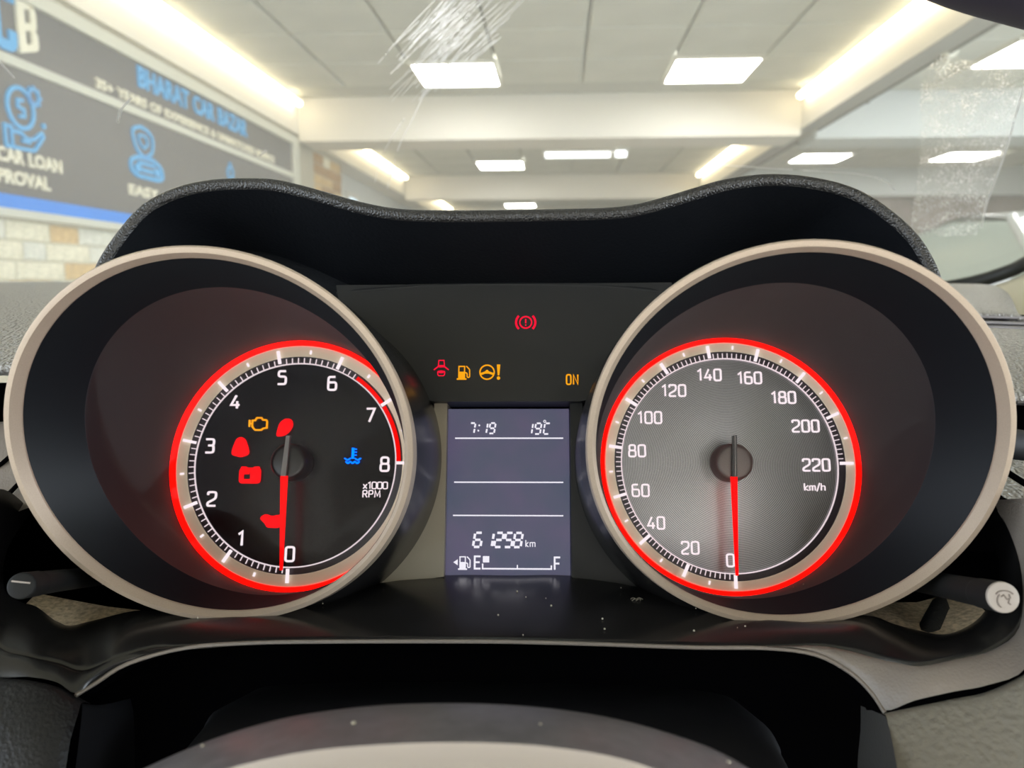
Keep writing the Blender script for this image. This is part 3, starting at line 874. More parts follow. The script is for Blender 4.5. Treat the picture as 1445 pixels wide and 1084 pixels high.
R2 = mm([(-144.7, -5.1, 80.0), (-146.7, -18.2, 80.0), (-144.6, -32.8, 80.0), (-143.8, -49.0, 78.0), (-132.5, -60.1, 76.0), (-121.9, -60.7, 75.0), (-114.8, -62.1, 74.0), (-109.8, -65.0, 73.0), (-108.6, -66.7, 71.0), (-100.6, -59.4, 58.0), (-89.8, -57.3, 55.0), (-71.0, -56.1, 53.0), (-46.5, -55.7, 52.0), (-22.1, -55.6, 51.0), (2.8, -55.4, 51.0), (28.8, -55.7, 51.0), (54.6, -56.0, 52.0), (74.1, -55.9, 53.0), (86.6, -57.3, 55.0), (93.4, -60.8, 60.0), (96.0, -64.5, 66.0), (97.1, -66.3, 73.5), (102.6, -63.3, 77.0), (111.1, -60.7, 79.0), (118.5, -58.6, 81.0), (126.9, -53.9, 83.0), (135.9, -37.4, 85.0), (137.6, -24.1, 85.0), (138.8, -13.8, 80.0)])
R1[8], R1[9] = mm([(-103.9, -57.1, 66.0), (-95.8, -55.1, 62.0)])
R1[18:22] = mm([(85.5, -53.1, 60.0), (93.1, -53.6, 63.0), (98.7, -54.5, 67.0), (102.4, -54.9, 71.0)])
_under = R2[10:18]
R2[8], R2[9] = mm([(-107.3, -62.8, 68.5), (-100.7, -58.4, 65.5)])
R2[18:22] = mm([(84.6, -54.8, 62.0), (91.7, -58.4, 66.0), (95.1, -62.4, 70.0), (96.7, -66.5, 73.5)])
LIP = [R2[7], R2[8], R2[9]] + R1[10:18] + R2[18:22]
LIP2 = [p + Vector((0, -.002, -.008)) for p in R2[7:10]] + _under + [p + Vector((-.001, -.002, -.008)) for p in R2[18:22]]
R2[10], R2[17] = R1[10].copy(), R1[17].copy()
a, b, c = (spline(r, 4) for r in (R0, R1, R2))
lip = spline(LIP, 4)
lip2 = spline(LIP2, 4)
# shelf from the back edge over the crest to the lip
bul = Vector((0, .0018, .0012))
rows = []
for t in (0, .12, .3, .5, .7, .86, .96, 1.0):
    rows.append([p.lerp(q, t) + bul * (4 * t * (1 - t)) for p, q in zip(a, b)])
rows.append([q + Vector((0, -.0011, .0003)) for q in b])
MB().grid(rows).build('binnacle_shelf', M['gloss'], dash, 70)
# front fall of the shelf: left gloss part, cavity lip, right grained trim
def fall(i0, i1, m, name, bulge):
    rows = []
    for t in (0, .1, .25, .5, .75, 1.0):
        rows.append([p.lerp(q, t) + Vector((0, 0, bulge)) * (4 * t * (1 - t)) + Vector((0, -.0008 if t == 0 else 0, .0002)) for p, q in zip(b[i0:i1], c[i0:i1])])
    MB().grid(rows).build(name, m, dash, 70)
fall(0, 41, M['gloss'], 'left_front_trim', .001)
MB().grid([[p.lerp(q, t) for p, q in zip(lip, lip2)] for t in (0, .2, .6, 1)]).build('cavity_lip', M['void'], dash, 70)
fall(68, len(b), M['trimgrey'], 'right_front_trim', .0015)
# narrow gloss bead on the lip over the steering column
lipe = [p + Vector((0, -.0006, .0003)) for p in lip]
MB().tube(lipe, .0006, 6).build('lip_bead', M['trimgrey'], dash)
# lower panels
lk_top = mm([(-150, -58, 82), (-132, -60.5, 78), (-121.9, -61.2, 77), (-114.8, -62.8, 76), (-109.8, -65.8, 74.5), (-108.0, -67.4, 73)])
rows = [[p + Vector((0, -.0012, -.004)) for p in lk_top], lk_top, [p + Vector((.001, -.002, .003)) for p in lk_top], [p + Vector((.003, -.012, .009)) for p in lk_top], [p + Vector((.006, -.04, .012)) for p in lk_top]]
MB().grid(smoothgrid(rows, 4, 3)).build('left_knee_panel', M['dashdark'], dash)
rows = [mm([(-108, -67.6, 73), (-110, -71, 60), (-113, -74, 40)]), mm([(-106, -72, 76), (-108, -76, 60), (-111, -82, 40)]), mm([(-102, -105, 84), (-104, -110, 60), (-108, -112, 40)])]
MB().grid(smoothgrid(rows, 3, 3)).build('left_cavity_side', M['matte'], dash)
rb_top = mm([(95.5, -66.8, 76.5), (102.8, -64.4, 79), (111.3, -62.0, 81), (118.7, -59.8, 83), (127, -55.2, 85), (140, -46, 88), (156, -34, 90)])
rows = [[p + Vector((0, -.0010, -.004)) for p in rb_top], rb_top, [p + Vector((-.0005, -.0020, .0025)) for p in rb_top], [p + Vector((-.0015, -.008, .007)) for p in rb_top], [p + Vector((-.003, -.018, .012)) for p in rb_top], [p + Vector((-.006, -.045, .018)) for p in rb_top]]
MB().grid(smoothgrid(rows, 4, 3)).build('right_knee_panel', M['bolster'], dash)
rows = [mm([(95.6, -67.2, 76.5), (98, -69, 64), (100.5, -71, 50)]), mm([(94.2, -71, 82), (96, -73.5, 68), (97.5, -76, 56)]), mm([(91.5, -80, 90), (93.5, -83, 72), (95, -86, 58)]), mm([(88, -108, 98), (90, -110, 78), (92, -112, 60)])]
MB().grid(smoothgrid(rows, 3, 3)).build('right_cavity_side', M['sidedark'], dash)
# dark cavity around the steering column
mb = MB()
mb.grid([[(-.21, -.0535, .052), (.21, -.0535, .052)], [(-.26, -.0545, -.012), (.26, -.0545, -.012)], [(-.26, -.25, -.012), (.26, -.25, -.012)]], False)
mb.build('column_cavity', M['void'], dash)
# dash pad left of the binnacle
LPAD = [mm(r) for r in ([(-512, 173, -300), (-439, 172, -300), (-402, 172, -300), (-360, 171, -300), (-306, 171, -300)], [(-347, 110, -120), (-297, 109, -120), (-272, 109, -120), (-243, 109, -120), (-206, 108, -120)], [(-273, 78, -40), (-233, 77, -40), (-213, 77, -40), (-190, 77, -40), (-161, 77, -40)], [(-231, 55, 5), (-197, 55, 5), (-180, 55, 5), (-160, 55, 5), (-135, 55, 5)], [(-206, 38, 30), (-176, 38, 30), (-161, 38, 30), (-143, 38, 30), (-121, 38, 30)], [(-194, 28, 42), (-166, 28, 42), (-151, 28, 42), (-135, 28, 42), (-114, 28, 42)], [(-200, 27, 34), (-170, 27, 34), (-156, 27, 34), (-138, 27, 34), (-117, 27, 34)])]
LPAD = [[Vector((min(p.x, -.1395), p.y, p.z)) if p.z > -.002 else p for p in r] for r in LPAD]
MB().grid(smoothgrid(LPAD, 3, 4)).build('left_dash_pad', M['dash'], dash)
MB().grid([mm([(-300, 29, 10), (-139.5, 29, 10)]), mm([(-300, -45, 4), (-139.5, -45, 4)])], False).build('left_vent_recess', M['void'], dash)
LLOW = [mm(r) for r in ([(-192, 13, 26), (-177, 12, 26), (-167, 11.5, 26), (-157, 11, 26)], [(-192, 11, 30), (-177, 11, 30), (-167, 11, 30), (-157, 11, 30)], [(-186, 0, 36), (-171, 0, 36), (-162, 0, 36), (-152, 0, 36)], [(-180, -14, 40), (-166, -13, 40), (-157, -13, 40), (-148, -15, 40)], [(-174, -27, 45), (-164, -25, 45), (-156, -20, 44), (-150, -17, 42)])]
MB().grid(smoothgrid(LLOW, 3, 4)).build('left_vent_surround', M['trimgrey'], dash)
for p, q in (((-176, -14, 37.5), (-160.5, 0.5, 37.6)), ((-166, -23.5, 43), (-152.5, -7, 41.6))):
    MB().tube(mm([p, q]), .0007, 6).build('seam', M['void'], dash)
# right end of the dash
RUP = [mm(r) for r in ([(293, 151, -260), (329, 151, -260), (345, 149.5, -260), (352, 146, -260), (354, 138, -260)], [(240, 117, -160), (269, 116, -160), (284, 115, -160), (291, 112, -160), (293, 104, -160)], [(207, 91, -100), (232, 90, -100), (246, 89, -100), (254, 86, -100), (257, 78, -100)], [(194, 77, -75), (217, 77, -75), (232, 77, -75), (240, 75, -75), (246, 70, -75)], [(194, 74, -76), (217, 74, -76), (232, 74, -76), (240, 72, -76), (246, 68, -76)])]
MB().grid(smoothgrid(RUP, 3, 4)).build('right_dash_top', M['dash'], dash)
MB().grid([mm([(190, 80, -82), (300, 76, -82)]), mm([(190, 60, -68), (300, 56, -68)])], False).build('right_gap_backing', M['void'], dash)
for k, (v, w) in enumerate(((75.3, -74.5), (71.2, -70), (67.6, -65))):
    MB().tube(mm([(196, v, w), (220, v - .2, w), (240, v - 1, w), (280, v - 3.2, w)]), .0010, 8).build('slot_strip', M['slit'], dash)
RLOW = [mm(r) for r in ([(195, 66, -60), (213, 66, -60), (231, 65, -60), (266, 63, -60)], [(180, 54, -35), (198, 54, -35), (213, 53, -35), (246, 51, -35)], [(168, 41, -15), (185, 41, -15), (199, 40, -15), (230, 38, -15)], [(159, 28, 0), (174, 28, 0), (188, 28, 0), (217, 26, 0)], [(157, 23, 4), (172, 23, 4), (185, 22, 4), (213, 21, 4)], [(164, 22, -10), (180, 22, -10), (194, 22, -10), (224, 20, -10)])]
MB().grid(smoothgrid(RLOW, 3, 4)).build('right_dash_pad', M['dash'], dash)
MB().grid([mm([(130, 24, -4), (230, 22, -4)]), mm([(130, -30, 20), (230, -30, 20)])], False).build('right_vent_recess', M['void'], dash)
MB().tube(mm([(160, 5, 24), (172, 4, 20), (186, 2, 14)]), .006, 12).build('right_vent_rim', M['matte'], dash)
RPAN = [mm(r) for r in ([(150, 0, 36), (165, -2, 36), (185, -4, 36)], [(146, -6, 46), (158, -9, 50), (180, -14, 54)], [(140, -12.5, 58), (150, -20, 66), (172, -32, 74)], [(139, -16, 70), (148, -30, 84), (165, -45, 90)])]
MB().grid(smoothgrid(RPAN, 3, 4)).build('right_vent_surround', M['dash'], dash)
MB().tube(mm([(143.5, -4.5, 53), (150, -13.5, 62), (158, -25, 72)]), .0009, 6).build('seam', M['void'], dash)
# body of the dashboard beyond the pads
MB().grid(smoothgrid([mm([(-700, 25, 0), (-450, 28, 10), (-300, 28, 12), (-190, 26, 16)]), mm([(-700, -60, 30), (-450, -62, 36), (-300, -62, 38), (-150, -62, 60)]), mm([(-700, -300, 20), (-450, -300, 24), (-300, -300, 26), (-140, -300, 40)])], 3, 3)).build('left_dash_body', M['dashdark'], dash)
MB().grid(smoothgrid([mm([(215, 20, -6), (290, 18, -14), (400, 15, -30)]), mm([(190, -40, 60), (290, -50, 40), (400, -60, 10)]), mm([(150, -300, 50), (290, -300, 20), (400, -300, -10)])], 3, 3)).build('right_dash_body', M['dashdark'], dash)
MB().grid(smoothgrid([[_inv @ Vector(p) for p in r] for r in ([(-.95, .76, 1.030), (-.4, .775, 1.034), (.1, .775, 1.034), (.40, .76, 1.030)], [(-.95, .55, 1.015), (-.4, .55, 1.018), (.1, .55, 1.018), (.36, .55, 1.012)], [(-.95, .38, .99), (-.4, .38, 1.0), (.1, .38, 1.0), (.30, .42, .99)])], 3, 3)).build('dash_top', M['dash'], dash)
# pockets either side of the dials
mb = MB()
mb.grid([mm([(-150, -44, 34), (-136, -46, 36), (-124, -47.5, 38), (-112, -49, 36)]), mm([(-145, -46.2, 46), (-137, -49.6, 47), (-130, -52, 48), (-120, -51.5, 46)])])
mb.build('left_pocket_floor', M['dusty'], dash)
mb = MB()
mb.grid([mm([(104, -45, 22), (118, -46, 22), (132, -46, 22), (146, -42, 24)]), mm([(104, -49, 47), (117, -52, 49), (126, -53, 51), (139, -47.5, 51)])])
mb.build('right_pocket_floor', M['dusty'], dash)
MB().tube(mm([(143, -47, 18), (134, -49, 32), (122, -55.5, 45)]), .0040, 12).build('right_pocket_strut', M['dashdark'], dash)
# wall behind the dials
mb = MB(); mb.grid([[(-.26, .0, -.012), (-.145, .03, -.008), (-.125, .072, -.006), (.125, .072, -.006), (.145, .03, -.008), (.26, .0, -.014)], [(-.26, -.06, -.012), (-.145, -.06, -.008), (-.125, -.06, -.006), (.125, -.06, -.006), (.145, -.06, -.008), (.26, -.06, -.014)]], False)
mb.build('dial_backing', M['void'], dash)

mb = MB()
rd = random.Random(3)
for i in range(30):
    u = rd.uniform(-.11, .12); w = rd.uniform(.022, .057)
    v = -.0390 - (w - .012) * .299 + .0004 + (.0018 * 4 * ((w - .012) / .0465) * (1 - (w - .012) / .0465))
    r_ = rd.choice((.00012, .00016, .0002, .0003))
    lathe(mb, Vector((u, v, w)), (0, 1, .4), [(.00002, r_ * .8), (r_ * .8, r_ * .4), (r_, -.0002)], 6)
mb.build('dust_specks', M['speck'], dash, kind='stuff')
mb = MB()
pts = [Vector((.0395 + .0011 * cos(t * .9) + t * .00022, -.0445 + .0004 * sin(t * 1.7), .034 + .0012 * sin(t * .9))) for t in range(0, 14)]
mb.tube(spline(pts, 3), .00010, 5); mb.build('lint', M['speck'], dash)

# ------------------------------------------------------------------ instrument hood
hd = car_thing('instrument_hood', (0, .09, .05), 'black grained instrument hood with two humps arching over the dials', 'instrument hood')
HF = mm([(-135, 30, 50), (-135, 47, 50), (-134, 56, 50), (-132, 63, 50), (-127, 72, 50), (-121, 80, 50), (-115, 84.5, 50), (-107, 88, 50), (-97, 90, 50), (-87, 90.4, 50), (-77, 90, 50), (-68, 88, 50), (-58, 85, 50), (-49, 82.2, 50), (-39, 79.8, 50), (-30, 78.7, 50), (-14, 78.2, 50), (2, 78.2, 50), (20, 78.3, 50), (34, 78.6, 50), (43, 79.8, 50), (52, 82.2, 50), (61, 85, 50), (70, 87.6, 50), (81, 89.2, 50), (90, 89.2, 50), (99, 88, 50), (108, 85.6, 50), (116, 81.6, 50), (124, 75, 50), (130, 68, 50), (134, 60, 50), (136, 53, 50), (137, 45, 50), (137, 28, 50)])
hf = spline(HF, 4)
cen = Vector((0, .03, .05))
nrm = []
for i, p in enumerate(hf):
    t = (hf[min(i + 1, len(hf) - 1)] - hf[max(i - 1, 0)]).normalized()
    nrm.append(Vector((-t.y, t.x, 0)))          # outward (up) normal of the arch
def hoodrow(inset, w): return [p - n * inset + Vector((0, 0, w)) for p, n in zip(hf, nrm)]
RB = .0022
roll = [hoodrow(RB - RB * cos(radians(a)), -RB + RB * sin(radians(a))) for a in range(-10, 165, 12)]   # rolled edge
top = [hoodrow(-.022 * k, -RB - k * .12) for k in (1, .6, .3, .1, .03)]
top = [[p + Vector((0, 0, 0)) for p in r] for r in top]
MB().grid(top + roll).build('rolled_edge', M['hood'], hd)
inner0 = roll[-1]
def under(k):
    out = []
    for p in inner0:
        tgt = Vector((p.x * .93, .062 + (p.y - .078) * .35 if p.y > .062 else p.y * .98, .014))
        if abs(p.x) > .06:
            f = min(1, (abs(p.x) - .06) / .05)
            tgt.y = tgt.y * (1 - f) + (p.y - .004) * f
        out.append(p.lerp(tgt, k))
    return out
MB().grid([under(k) for k in (0, .04, .15, .35, .6, .8, 1)]).build('lining', M['hoodin'], hd)
MB().grid([under(.35), [Vector((q.x, q.y, .010)) for q in under(.2)], [Vector((q.x, min(q.y, .052), .006)) for q in under(.2)]]).build('back_lining', M['hoodin'], hd)
MB().tube(spline(mm([(-62, 59.5, 17), (-58, 60, 19), (-30, 62, 19), (1, 62.3, 19), (33, 61.4, 19), (53, 59.4, 19), (58, 58.4, 17)]), 6), .0011, 8).build('inner_bead', M['panel'], hd)

# ------------------------------------------------------------------ warning light panel between the dials
wpn = car_thing('warning_light_panel', (0, .04, .02), 'dark upper panel between the dials with red and amber warning lights', 'warning panel')
PW = .020
arc_r = [(.08 + .0542 * cos(radians(a)), .0542 * sin(radians(a))) for a in (157, 150, 142, 134, 126, 118, 112)]
poly = [(-.0255, .0200), (.0255, .0200)] + arc_r + [(.058, .0625), (-.062, .0625)] + [(-x, y) for x, y in arc_r[::-1]]
mb = MB(); mb.prism(poly, .006, PW); mb.build('panel_plate', M['panel'], wpn)
Z0, Z1 = PW - .0003, PW + .0003
def icon(fn, name, m, parent=wpn, label=None):
    mb = MB(); fn(mb); return mb.build(name, m, parent, label=label)
def brake(mb):
    x, y = .0063, .0482
    mb.ribbon(ellipse(x, y, .0021, .0021, 28), .00048, Z0, Z1, True)
    for s in (0, 180):
        mb.ribbon(arcpts(x, y, .0034, .0034, s - 44, s + 44, 12), .00075, Z0, Z1)
    mb.ribbon([(x, y + .0012), (x, y - .0003)], .00045, Z0, Z1); mb.prism(ellipse(x, y - .0010, .00026, .00026, 8), Z0, Z1)
icon(brake, 'brake_warning_light', M['redbright'], label='red brake symbol, a circle between two arcs')
def door(mb):
    x, y = -.0233, .0317
    mb.ribbon([(x - .0011, y + .0008), (x - .0009, y + .0029), (x + .0009, y + .0029), (x + .0011, y + .0008)], .00032, Z0, Z1, True)
    mb.prism([(x - .0011, y + .0004), (x + .0011, y + .0004), (x + .0008, y + .0012), (x - .0008, y + .0012)], Z0, Z1 + 1e-5)
    mb.ribbon([(x - .0012, y + .0006), (x - .0026, y - .0005)], .0004, Z0, Z1); mb.ribbon([(x + .0012, y + .0006), (x + .0026, y - .0005)], .0004, Z0, Z1)
    mb.ribbon(roundpoly([(x - .0013, y - .0010), (x + .0013, y - .0010), (x + .0011, y - .0026), (x - .0011, y - .0026)], .0005, True), .00032, Z0, Z1, True)
    mb.prism(ellipse(x, y - .0012, .0011, .0005, 14), Z0, Z1 + 1e-5)
icon(door, 'open_door_light', M['redbright'], label='red symbol of a car with open doors')
def pump(mb, x=-.0158, y=.0303, k=1.0, z0=None, z1=None):
    z0 = Z0 if z0 is None else z0; z1 = Z1 if z1 is None else z1
    mb.prism([(x - .0015 * k, y - .0022 * k), (x + .0009 * k, y - .0022 * k), (x + .0009 * k, y + .0002 * k), (x - .0015 * k, y + .0002 * k)], z0, z1)
    mb.ribbon([(x - .0013 * k, y + .0002 * k), (x - .0013 * k, y + .0021 * k), (x + .0007 * k, y + .0021 * k), (x + .0007 * k, y + .0002 * k)], .00038 * k, z0, z1)
    mb.ribbon([(x - .0020 * k, y - .0024 * k), (x + .0014 * k, y - .0024 * k)], .0005 * k, z0, z1)
    mb.ribbon(roundpoly([(x + .0009 * k, y - .0001 * k), (x + .0016 * k, y - .0003 * k), (x + .0016 * k, y - .0018 * k), (x + .0025 * k, y - .0018 * k), (x + .0025 * k, y + .0010 * k), (x + .0013 * k, y + .0022 * k)], .0005 * k), .00038 * k, z0, z1)
icon(pump, 'fuel_light', M['amber'], label='amber fuel pump symbol')
def eps(mb):
    x, y = -.0072, .0303
    mb.ribbon(ellipse(x, y, .0025, .0025, 28), .00045, Z0, Z1, True)
    mb.prism([(x - .0023, y - .0003), (x - .0006, y + .0003), (x - .0003, y + .0008), (x + .0003, y + .0008), (x + .0006, y + .0003), (x + .0023, y - .0003), (x + .0020, y - .0010), (x + .0006, y - .0005), (x - .0006, y - .0005), (x - .0020, y - .0010)], Z0, Z1)
    mb.prism([(x + .0034, y + .0027), (x + .0046, y + .0027), (x + .0043, y - .0011), (x + .0037, y - .0011)], Z0, Z1)
    mb.prism(ellipse(x + .0040, y - .0021, .0006, .0006, 12), Z0, Z1)
icon(eps, 'steering_warning_light', M['amber'], label='amber steering wheel symbol with an exclamation mark')
def on(mb):
    glyph(mb, 'O', .0205, .0259, .0015, .0034, .00050, Z0, Z1, .45)
    glyph(mb, 'N', .0229, .0259, .0015, .0034, .00050, Z0, Z1)
icon(on, 'on_light', M['amber'], label='amber word ON')

# ------------------------------------------------------------------ information display
ids = car_thing('information_display', (0, -.039, .012), 'grey-violet information display between the dials showing clock, odometer and fuel bar', 'display')
DW = .012
MB().box(-.0215, .0215, -.0393, .0185, .004, DW).build('screen', M['lcd'], ids)
# surround: side pieces either side of the screen, the left one pale with its light painted in
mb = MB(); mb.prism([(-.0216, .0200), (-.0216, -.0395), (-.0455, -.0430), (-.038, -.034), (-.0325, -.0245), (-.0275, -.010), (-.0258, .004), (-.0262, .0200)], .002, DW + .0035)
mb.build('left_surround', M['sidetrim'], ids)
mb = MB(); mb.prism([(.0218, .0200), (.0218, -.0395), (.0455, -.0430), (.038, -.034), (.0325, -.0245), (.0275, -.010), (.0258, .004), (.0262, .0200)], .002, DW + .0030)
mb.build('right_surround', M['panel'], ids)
z0, z1 = DW, DW + .00035
def dig(ch, x, y, w, h, sw):
    mb = MB(); seven(mb, ch, x, y, w, h, sw, z0, z1); return mb.build('digit', M['lcdtext'], ids)
x0 = -.0150
for ch, x in (('7', -.0142), ('1', -.0098), ('9', -.0070)): dig(ch, x, .0097, .0019, .0037, .00056)
mb = MB(); mb.prism(ellipse(-.0107, .0107, .00032, .00032, 8), z0, z1); mb.prism(ellipse(-.0104, .0126, .00032, .00032, 8), z0, z1); mb.build('colon', M['lcdtext'], ids)
for ch, x in (('1', .0062), ('9', .0092), ('C', .0124)): dig(ch, x, .0095, .0020, .0038, .00056)
mb = MB(); mb.ribbon(ellipse(.0129, .0140, .0004, .0004, 10), .00022, z0, z1, True); mb.build('degree_sign', M['lcdtext'], ids)
for v0, a_, b_ in ((.0080, -.0189, .0194), (-.0075, -.0190, .0193), (-.0190, -.0192, .0192)):
    MB().box(a_, b_, v0 - .00022, v0 + .00022, z0, z1).build('divider', M['lcdtext'], ids)
for ch, x in (('6', -.0121), ('1', -.0082), ('2', -.0048), ('5', -.0014), ('8', .0018)): dig(ch, x, -.0297, .0026, .0048, .00082)
mb = MB(); glyph(mb, 'k', .0062, -.0296, .0011, .0023, .00030, z0, z1); glyph(mb, 'm', .0077, -.0296, .0014, .0023, .00030, z0, z1); mb.build('unit_text', M['lcdtext'], ids)
mb = MB(); pump(mb, -.0153, -.0350, .92, z0, z1); mb.build('fuel_symbol', M['lcdtext'], ids)
mb = MB(); mb.prism([(-.0188, -.0349), (-.0173, -.0339), (-.0173, -.0359)], z0, z1); mb.build('filler_arrow', M['lcdtext'], ids)
mb = MB(); glyph(mb, 'E', -.0114, -.0370, .0020, .0041, .0006, z0, z1); mb.build('empty_mark', M['lcdtext'], ids)
mb = MB(); glyph(mb, 'F', .0161, -.0372, .0019, .0041, .0006, z0, z1); mb.build('full_mark', M['lcdtext'], ids)
MB().box(-.0086, -.0064, -.0349, -.0328, z0, z1).build('fuel_segment', M['lcdtext'], ids)
mb = MB(); mb.box(-.0089, .0152, -.03725, -.03675, z0, z1); mb.box(-.0089, -.0084, -.0368, -.0353, z0, z1); mb.box(.0147, .0152, -.0368, -.0358, z0, z1); mb.box(.0031, .0035, -.0368, -.0357, z0, z1)
mb.build('fuel_scale', M['lcdtext'], ids)

# ------------------------------------------------------------------ the two dials
def gauge(side, name, label, rw, rr):
    g = car_thing(name, (side * .08, -.05, .03), label, 'gauge')
    X = side * .08
    N0 = (0, 0, 1)
    # bezel ring, plane leaning forward at the top
    no = Vector((side * sin(-.0891), sin(-.5323), 1)).normalized(); co = Vector((side * .0787, -.0012, .0730))
    nh = Vector((side * sin(-.0658), sin(-.5303), 1)).normalized(); ch = Vector((side * .0785, -.0011, .0719))
    nb = Vector((side * sin(.0716), sin(-.5564), 1)).normalized(); cb = Vector((side * .0748, -.0011, .0615))
    seg = 128
    def ring(c, n, r): return circle(c, n, r, seg)
    rows = [ring(co - Vector((0, 0, .006)), no, .0543), ring(co - Vector((0, 0, .0056)), no, .0549), ring(co - no * .0008, no, .0550), ring(co - no * .0002, no, .0549), ring(co + no * .0002, no, .0547),
            ring(co + no * .0003, no, .0540), ring(co + no * .0003, no, .0533), ring(ch - nh * .0006, nh, .0521), ring(ch - nh * .0012, nh, .05205)]
    MB().grid(rows, True, True).build('bezel', M['rim'], g, 14)
    # black collar down to the lens, then the tube wall down to the dial
    A = ring(ch - nh * .0012, nh, .0520); B = ring(cb, nb, .0480)
    MB().grid([[p.lerp(q, t) for p, q in zip(A, B)] for t in (0, .06, .35, .7, 1)], True, True).build('collar', M['collar'], g)
    Cc = circle((X, 0, .0004), N0, .0466, seg)
    MB().grid([[p.lerp(q, t) for p, q in zip(B, Cc)] for t in (0, .02, .15, .35, .55, .75, .9, 1)], True, True).build('tube_wall', M['tube'], g)
    # outer skin of the tube
    O1 = ring(co - Vector((0, 0, .0055)), no, .0545); O2 = circle((X, 0, .004), N0, .0568, seg); O15 = [p.lerp(q, .15) for p, q in zip(O1, O2)]
    O15 = [p + (p - Vector((X, 0, p.z))).normalized() * .0012 for p in O15]
    MB().grid([O1, O15] + [[p.lerp(q, t) for p, q in zip(O15, O2)] for t in (.3, .6, 1)], True, True).build('outer_tube', M['gloss'], g)
    # lens
    mb = MB(); mb.grid([circle(cb - nb * .0005, nb, r, 64) for r in (.0479, .03, .012, .0001)], True, True); mb.build('lens', M['lens'], g)
    # light guide and rings
    mb = MB(); lathe(mb, (X, 0, 0), N0, [(rr, .0006), (rr + .0006, .0012), (rr + .0012, .0024), (rr + .0016, .0026)], seg); mb.build('light_ring', M['redring'], g)
    mb = MB(); lathe(mb, (X, 0, 0), N0, [(rw + .0026, .0009), (rw + .0028, .0012), (rr - .0002, .0012), (rr, .0006)], seg); mb.build('scale_ring', M['beigering'], g, 30)
    mb = MB(); lathe(mb, (X, 0, 0), N0, [(rw - .0002, .0002), (rw + .0026, .0003), (rw + .0027, .0010)], seg); mb.build('tick_band', M['tickband'], g, 30)
    mb = MB(); lathe(mb, (X, 0, 0), N0, [(rw - .00022, .0002), (rw - .00022, .0006), (rw + .00022, .0006), (rw + .00022, .0002)], seg); mb.build('inner_line', M['litdim'], g, 30)
    return g, X

def tick(g, X, a, r0, r1, w, z0, z1, name, m):
    a = radians(a)
    d = Vector((cos(a), sin(a))); c = Vector((X, 0))
    mb = MB(); mb.ribbon([tuple(c + d * r0), tuple(c + d * r1)], w, z0, z1)
    return mb.build(name, m, g)

def disc(g, X, r, m, name='dial_face'):
    mb = MB(); lathe(mb, (X, 0, 0), (0, 0, 1), [(r, .0001), (r * .7, .0001), (r * .4, .0001), (r * .15, .0001), (.0003, .0001)], 96)
    mb2 = mb.build(name, m, g, base=Vector((X, 0, 0)))
    mb2.location = Vector((X, 0, 0)) - BASE[g.name]
    return mb2

# tachometer ---------------------------------------------------------
RWL, RRL = .0378, .0447
tach, XT = gauge(-1, 'tachometer', 'left round dial in a silver bezel, numbered 0 to 8 with glowing warning lamps', RWL, RRL)
disc(tach, XT, RWL, M['dialblack'])
for k in range(9):
    tick(tach, XT, 270 - k * 33.75, RWL + (.0004 if k < 7 else .0006), RWL + .0054, .00105, .0013, .0022, 'major_tick', M['lit'])
    if k < 8: tick(tach, XT, 270 - (k + .5) * 33.75, RWL + .0036, RWL + .0050, .0007, .0013, .0018, 'minor_tick', M['lit'])
mb = MB()
for k in range(80):
    if k % 10 == 0 or k > 63: continue
    a = radians(270 - k * 3.375); d = Vector((cos(a), sin(a))); c0 = Vector((XT, 0))
    mb.ribbon([tuple(c0 + d * (RWL + .0002)), tuple(c0 + d * (RWL + .0021))], .00034, .0005, .0008)
mb.build('fine_ticks', M['litdim'], tach, kind='stuff')
for k0, k1 in ((6.36, 6.985), (7.03, 7.97)):
    P = [(XT + (RWL + .0011) * cos(radians(270 - (k0 + (k1 - k0) * i / 20) * 33.75)), (RWL + .0011) * sin(radians(270 - (k0 + (k1 - k0) * i / 20) * 33.75))) for i in range(21)]
    mb = MB(); mb.ribbon(P, .0015, .0005, .0011); mb.build('red_zone', M['zone'], tach)
TN = [(-.08, -.0331), (-.0984, -.0276), (-.1104, -.0133), (-.1127, .0064), (-.1042, .0231), (-.0868, .0324), (-.0674, .0301), (-.0523, .0179), (-.0463, -.0004)]
for k, (x, y) in enumerate(TN):
    mb = MB(); word(mb, str(k), x, y, .0030, .0050, .00078, .001, .0002, .0006); mb.build('numeral', M['lit'], tach)
mb = MB(); word(mb, 'x1000', -.0540, -.0082, .0016, .0024, .00038, .00045, .0002, .0005, 'l')
word(mb, 'RPM', -.0540, -.0113, .0016, .0025, .00038, .0006, .0002, .0005, 'l'); mb.build('unit_text', M['lit'], tach)
za, zb = .0008, .0013
def engine(mb):
    x, y = -.0942, .0147
    P = [(-.0026, .0012), (-.0016, .0012), (-.0010, .0022), (.0008, .0022), (.0013, .0014), (.0026, .0014), (.0030, .0008), (.0030, -.0016), (.0016, -.0018), (.0010, -.0024), (-.0014, -.0024), (-.0022, -.0016), (-.0026, -.0010)]
    mb.ribbon([(x + a, y + b) for a, b in P], .00055, za, zb, True)
    mb.ribbon([(x - .0037, y + .0014), (x - .0037, y - .0012)], .00055, za, zb); mb.ribbon([(x - .0037, y), (x - .0026, y)], .0005, za, zb)
icon(engine, 'engine_light', M['amberhot'], tach, 'amber engine outline')
def blob(mb, P): mb.prism([tuple(p) for p in roundpoly(P, .0011, True)], za, zb)
icon(lambda mb: blob(mb, [(-.0874, .0098), (-.0872, .0118), (-.0864, .0150), (-.0842, .0167), (-.0818, .0163), (-.0812, .0138), (-.0828, .0112), (-.0848, .0100)]), 'airbag_light', M['redled'], tach, 'red lamp above the dial hub')
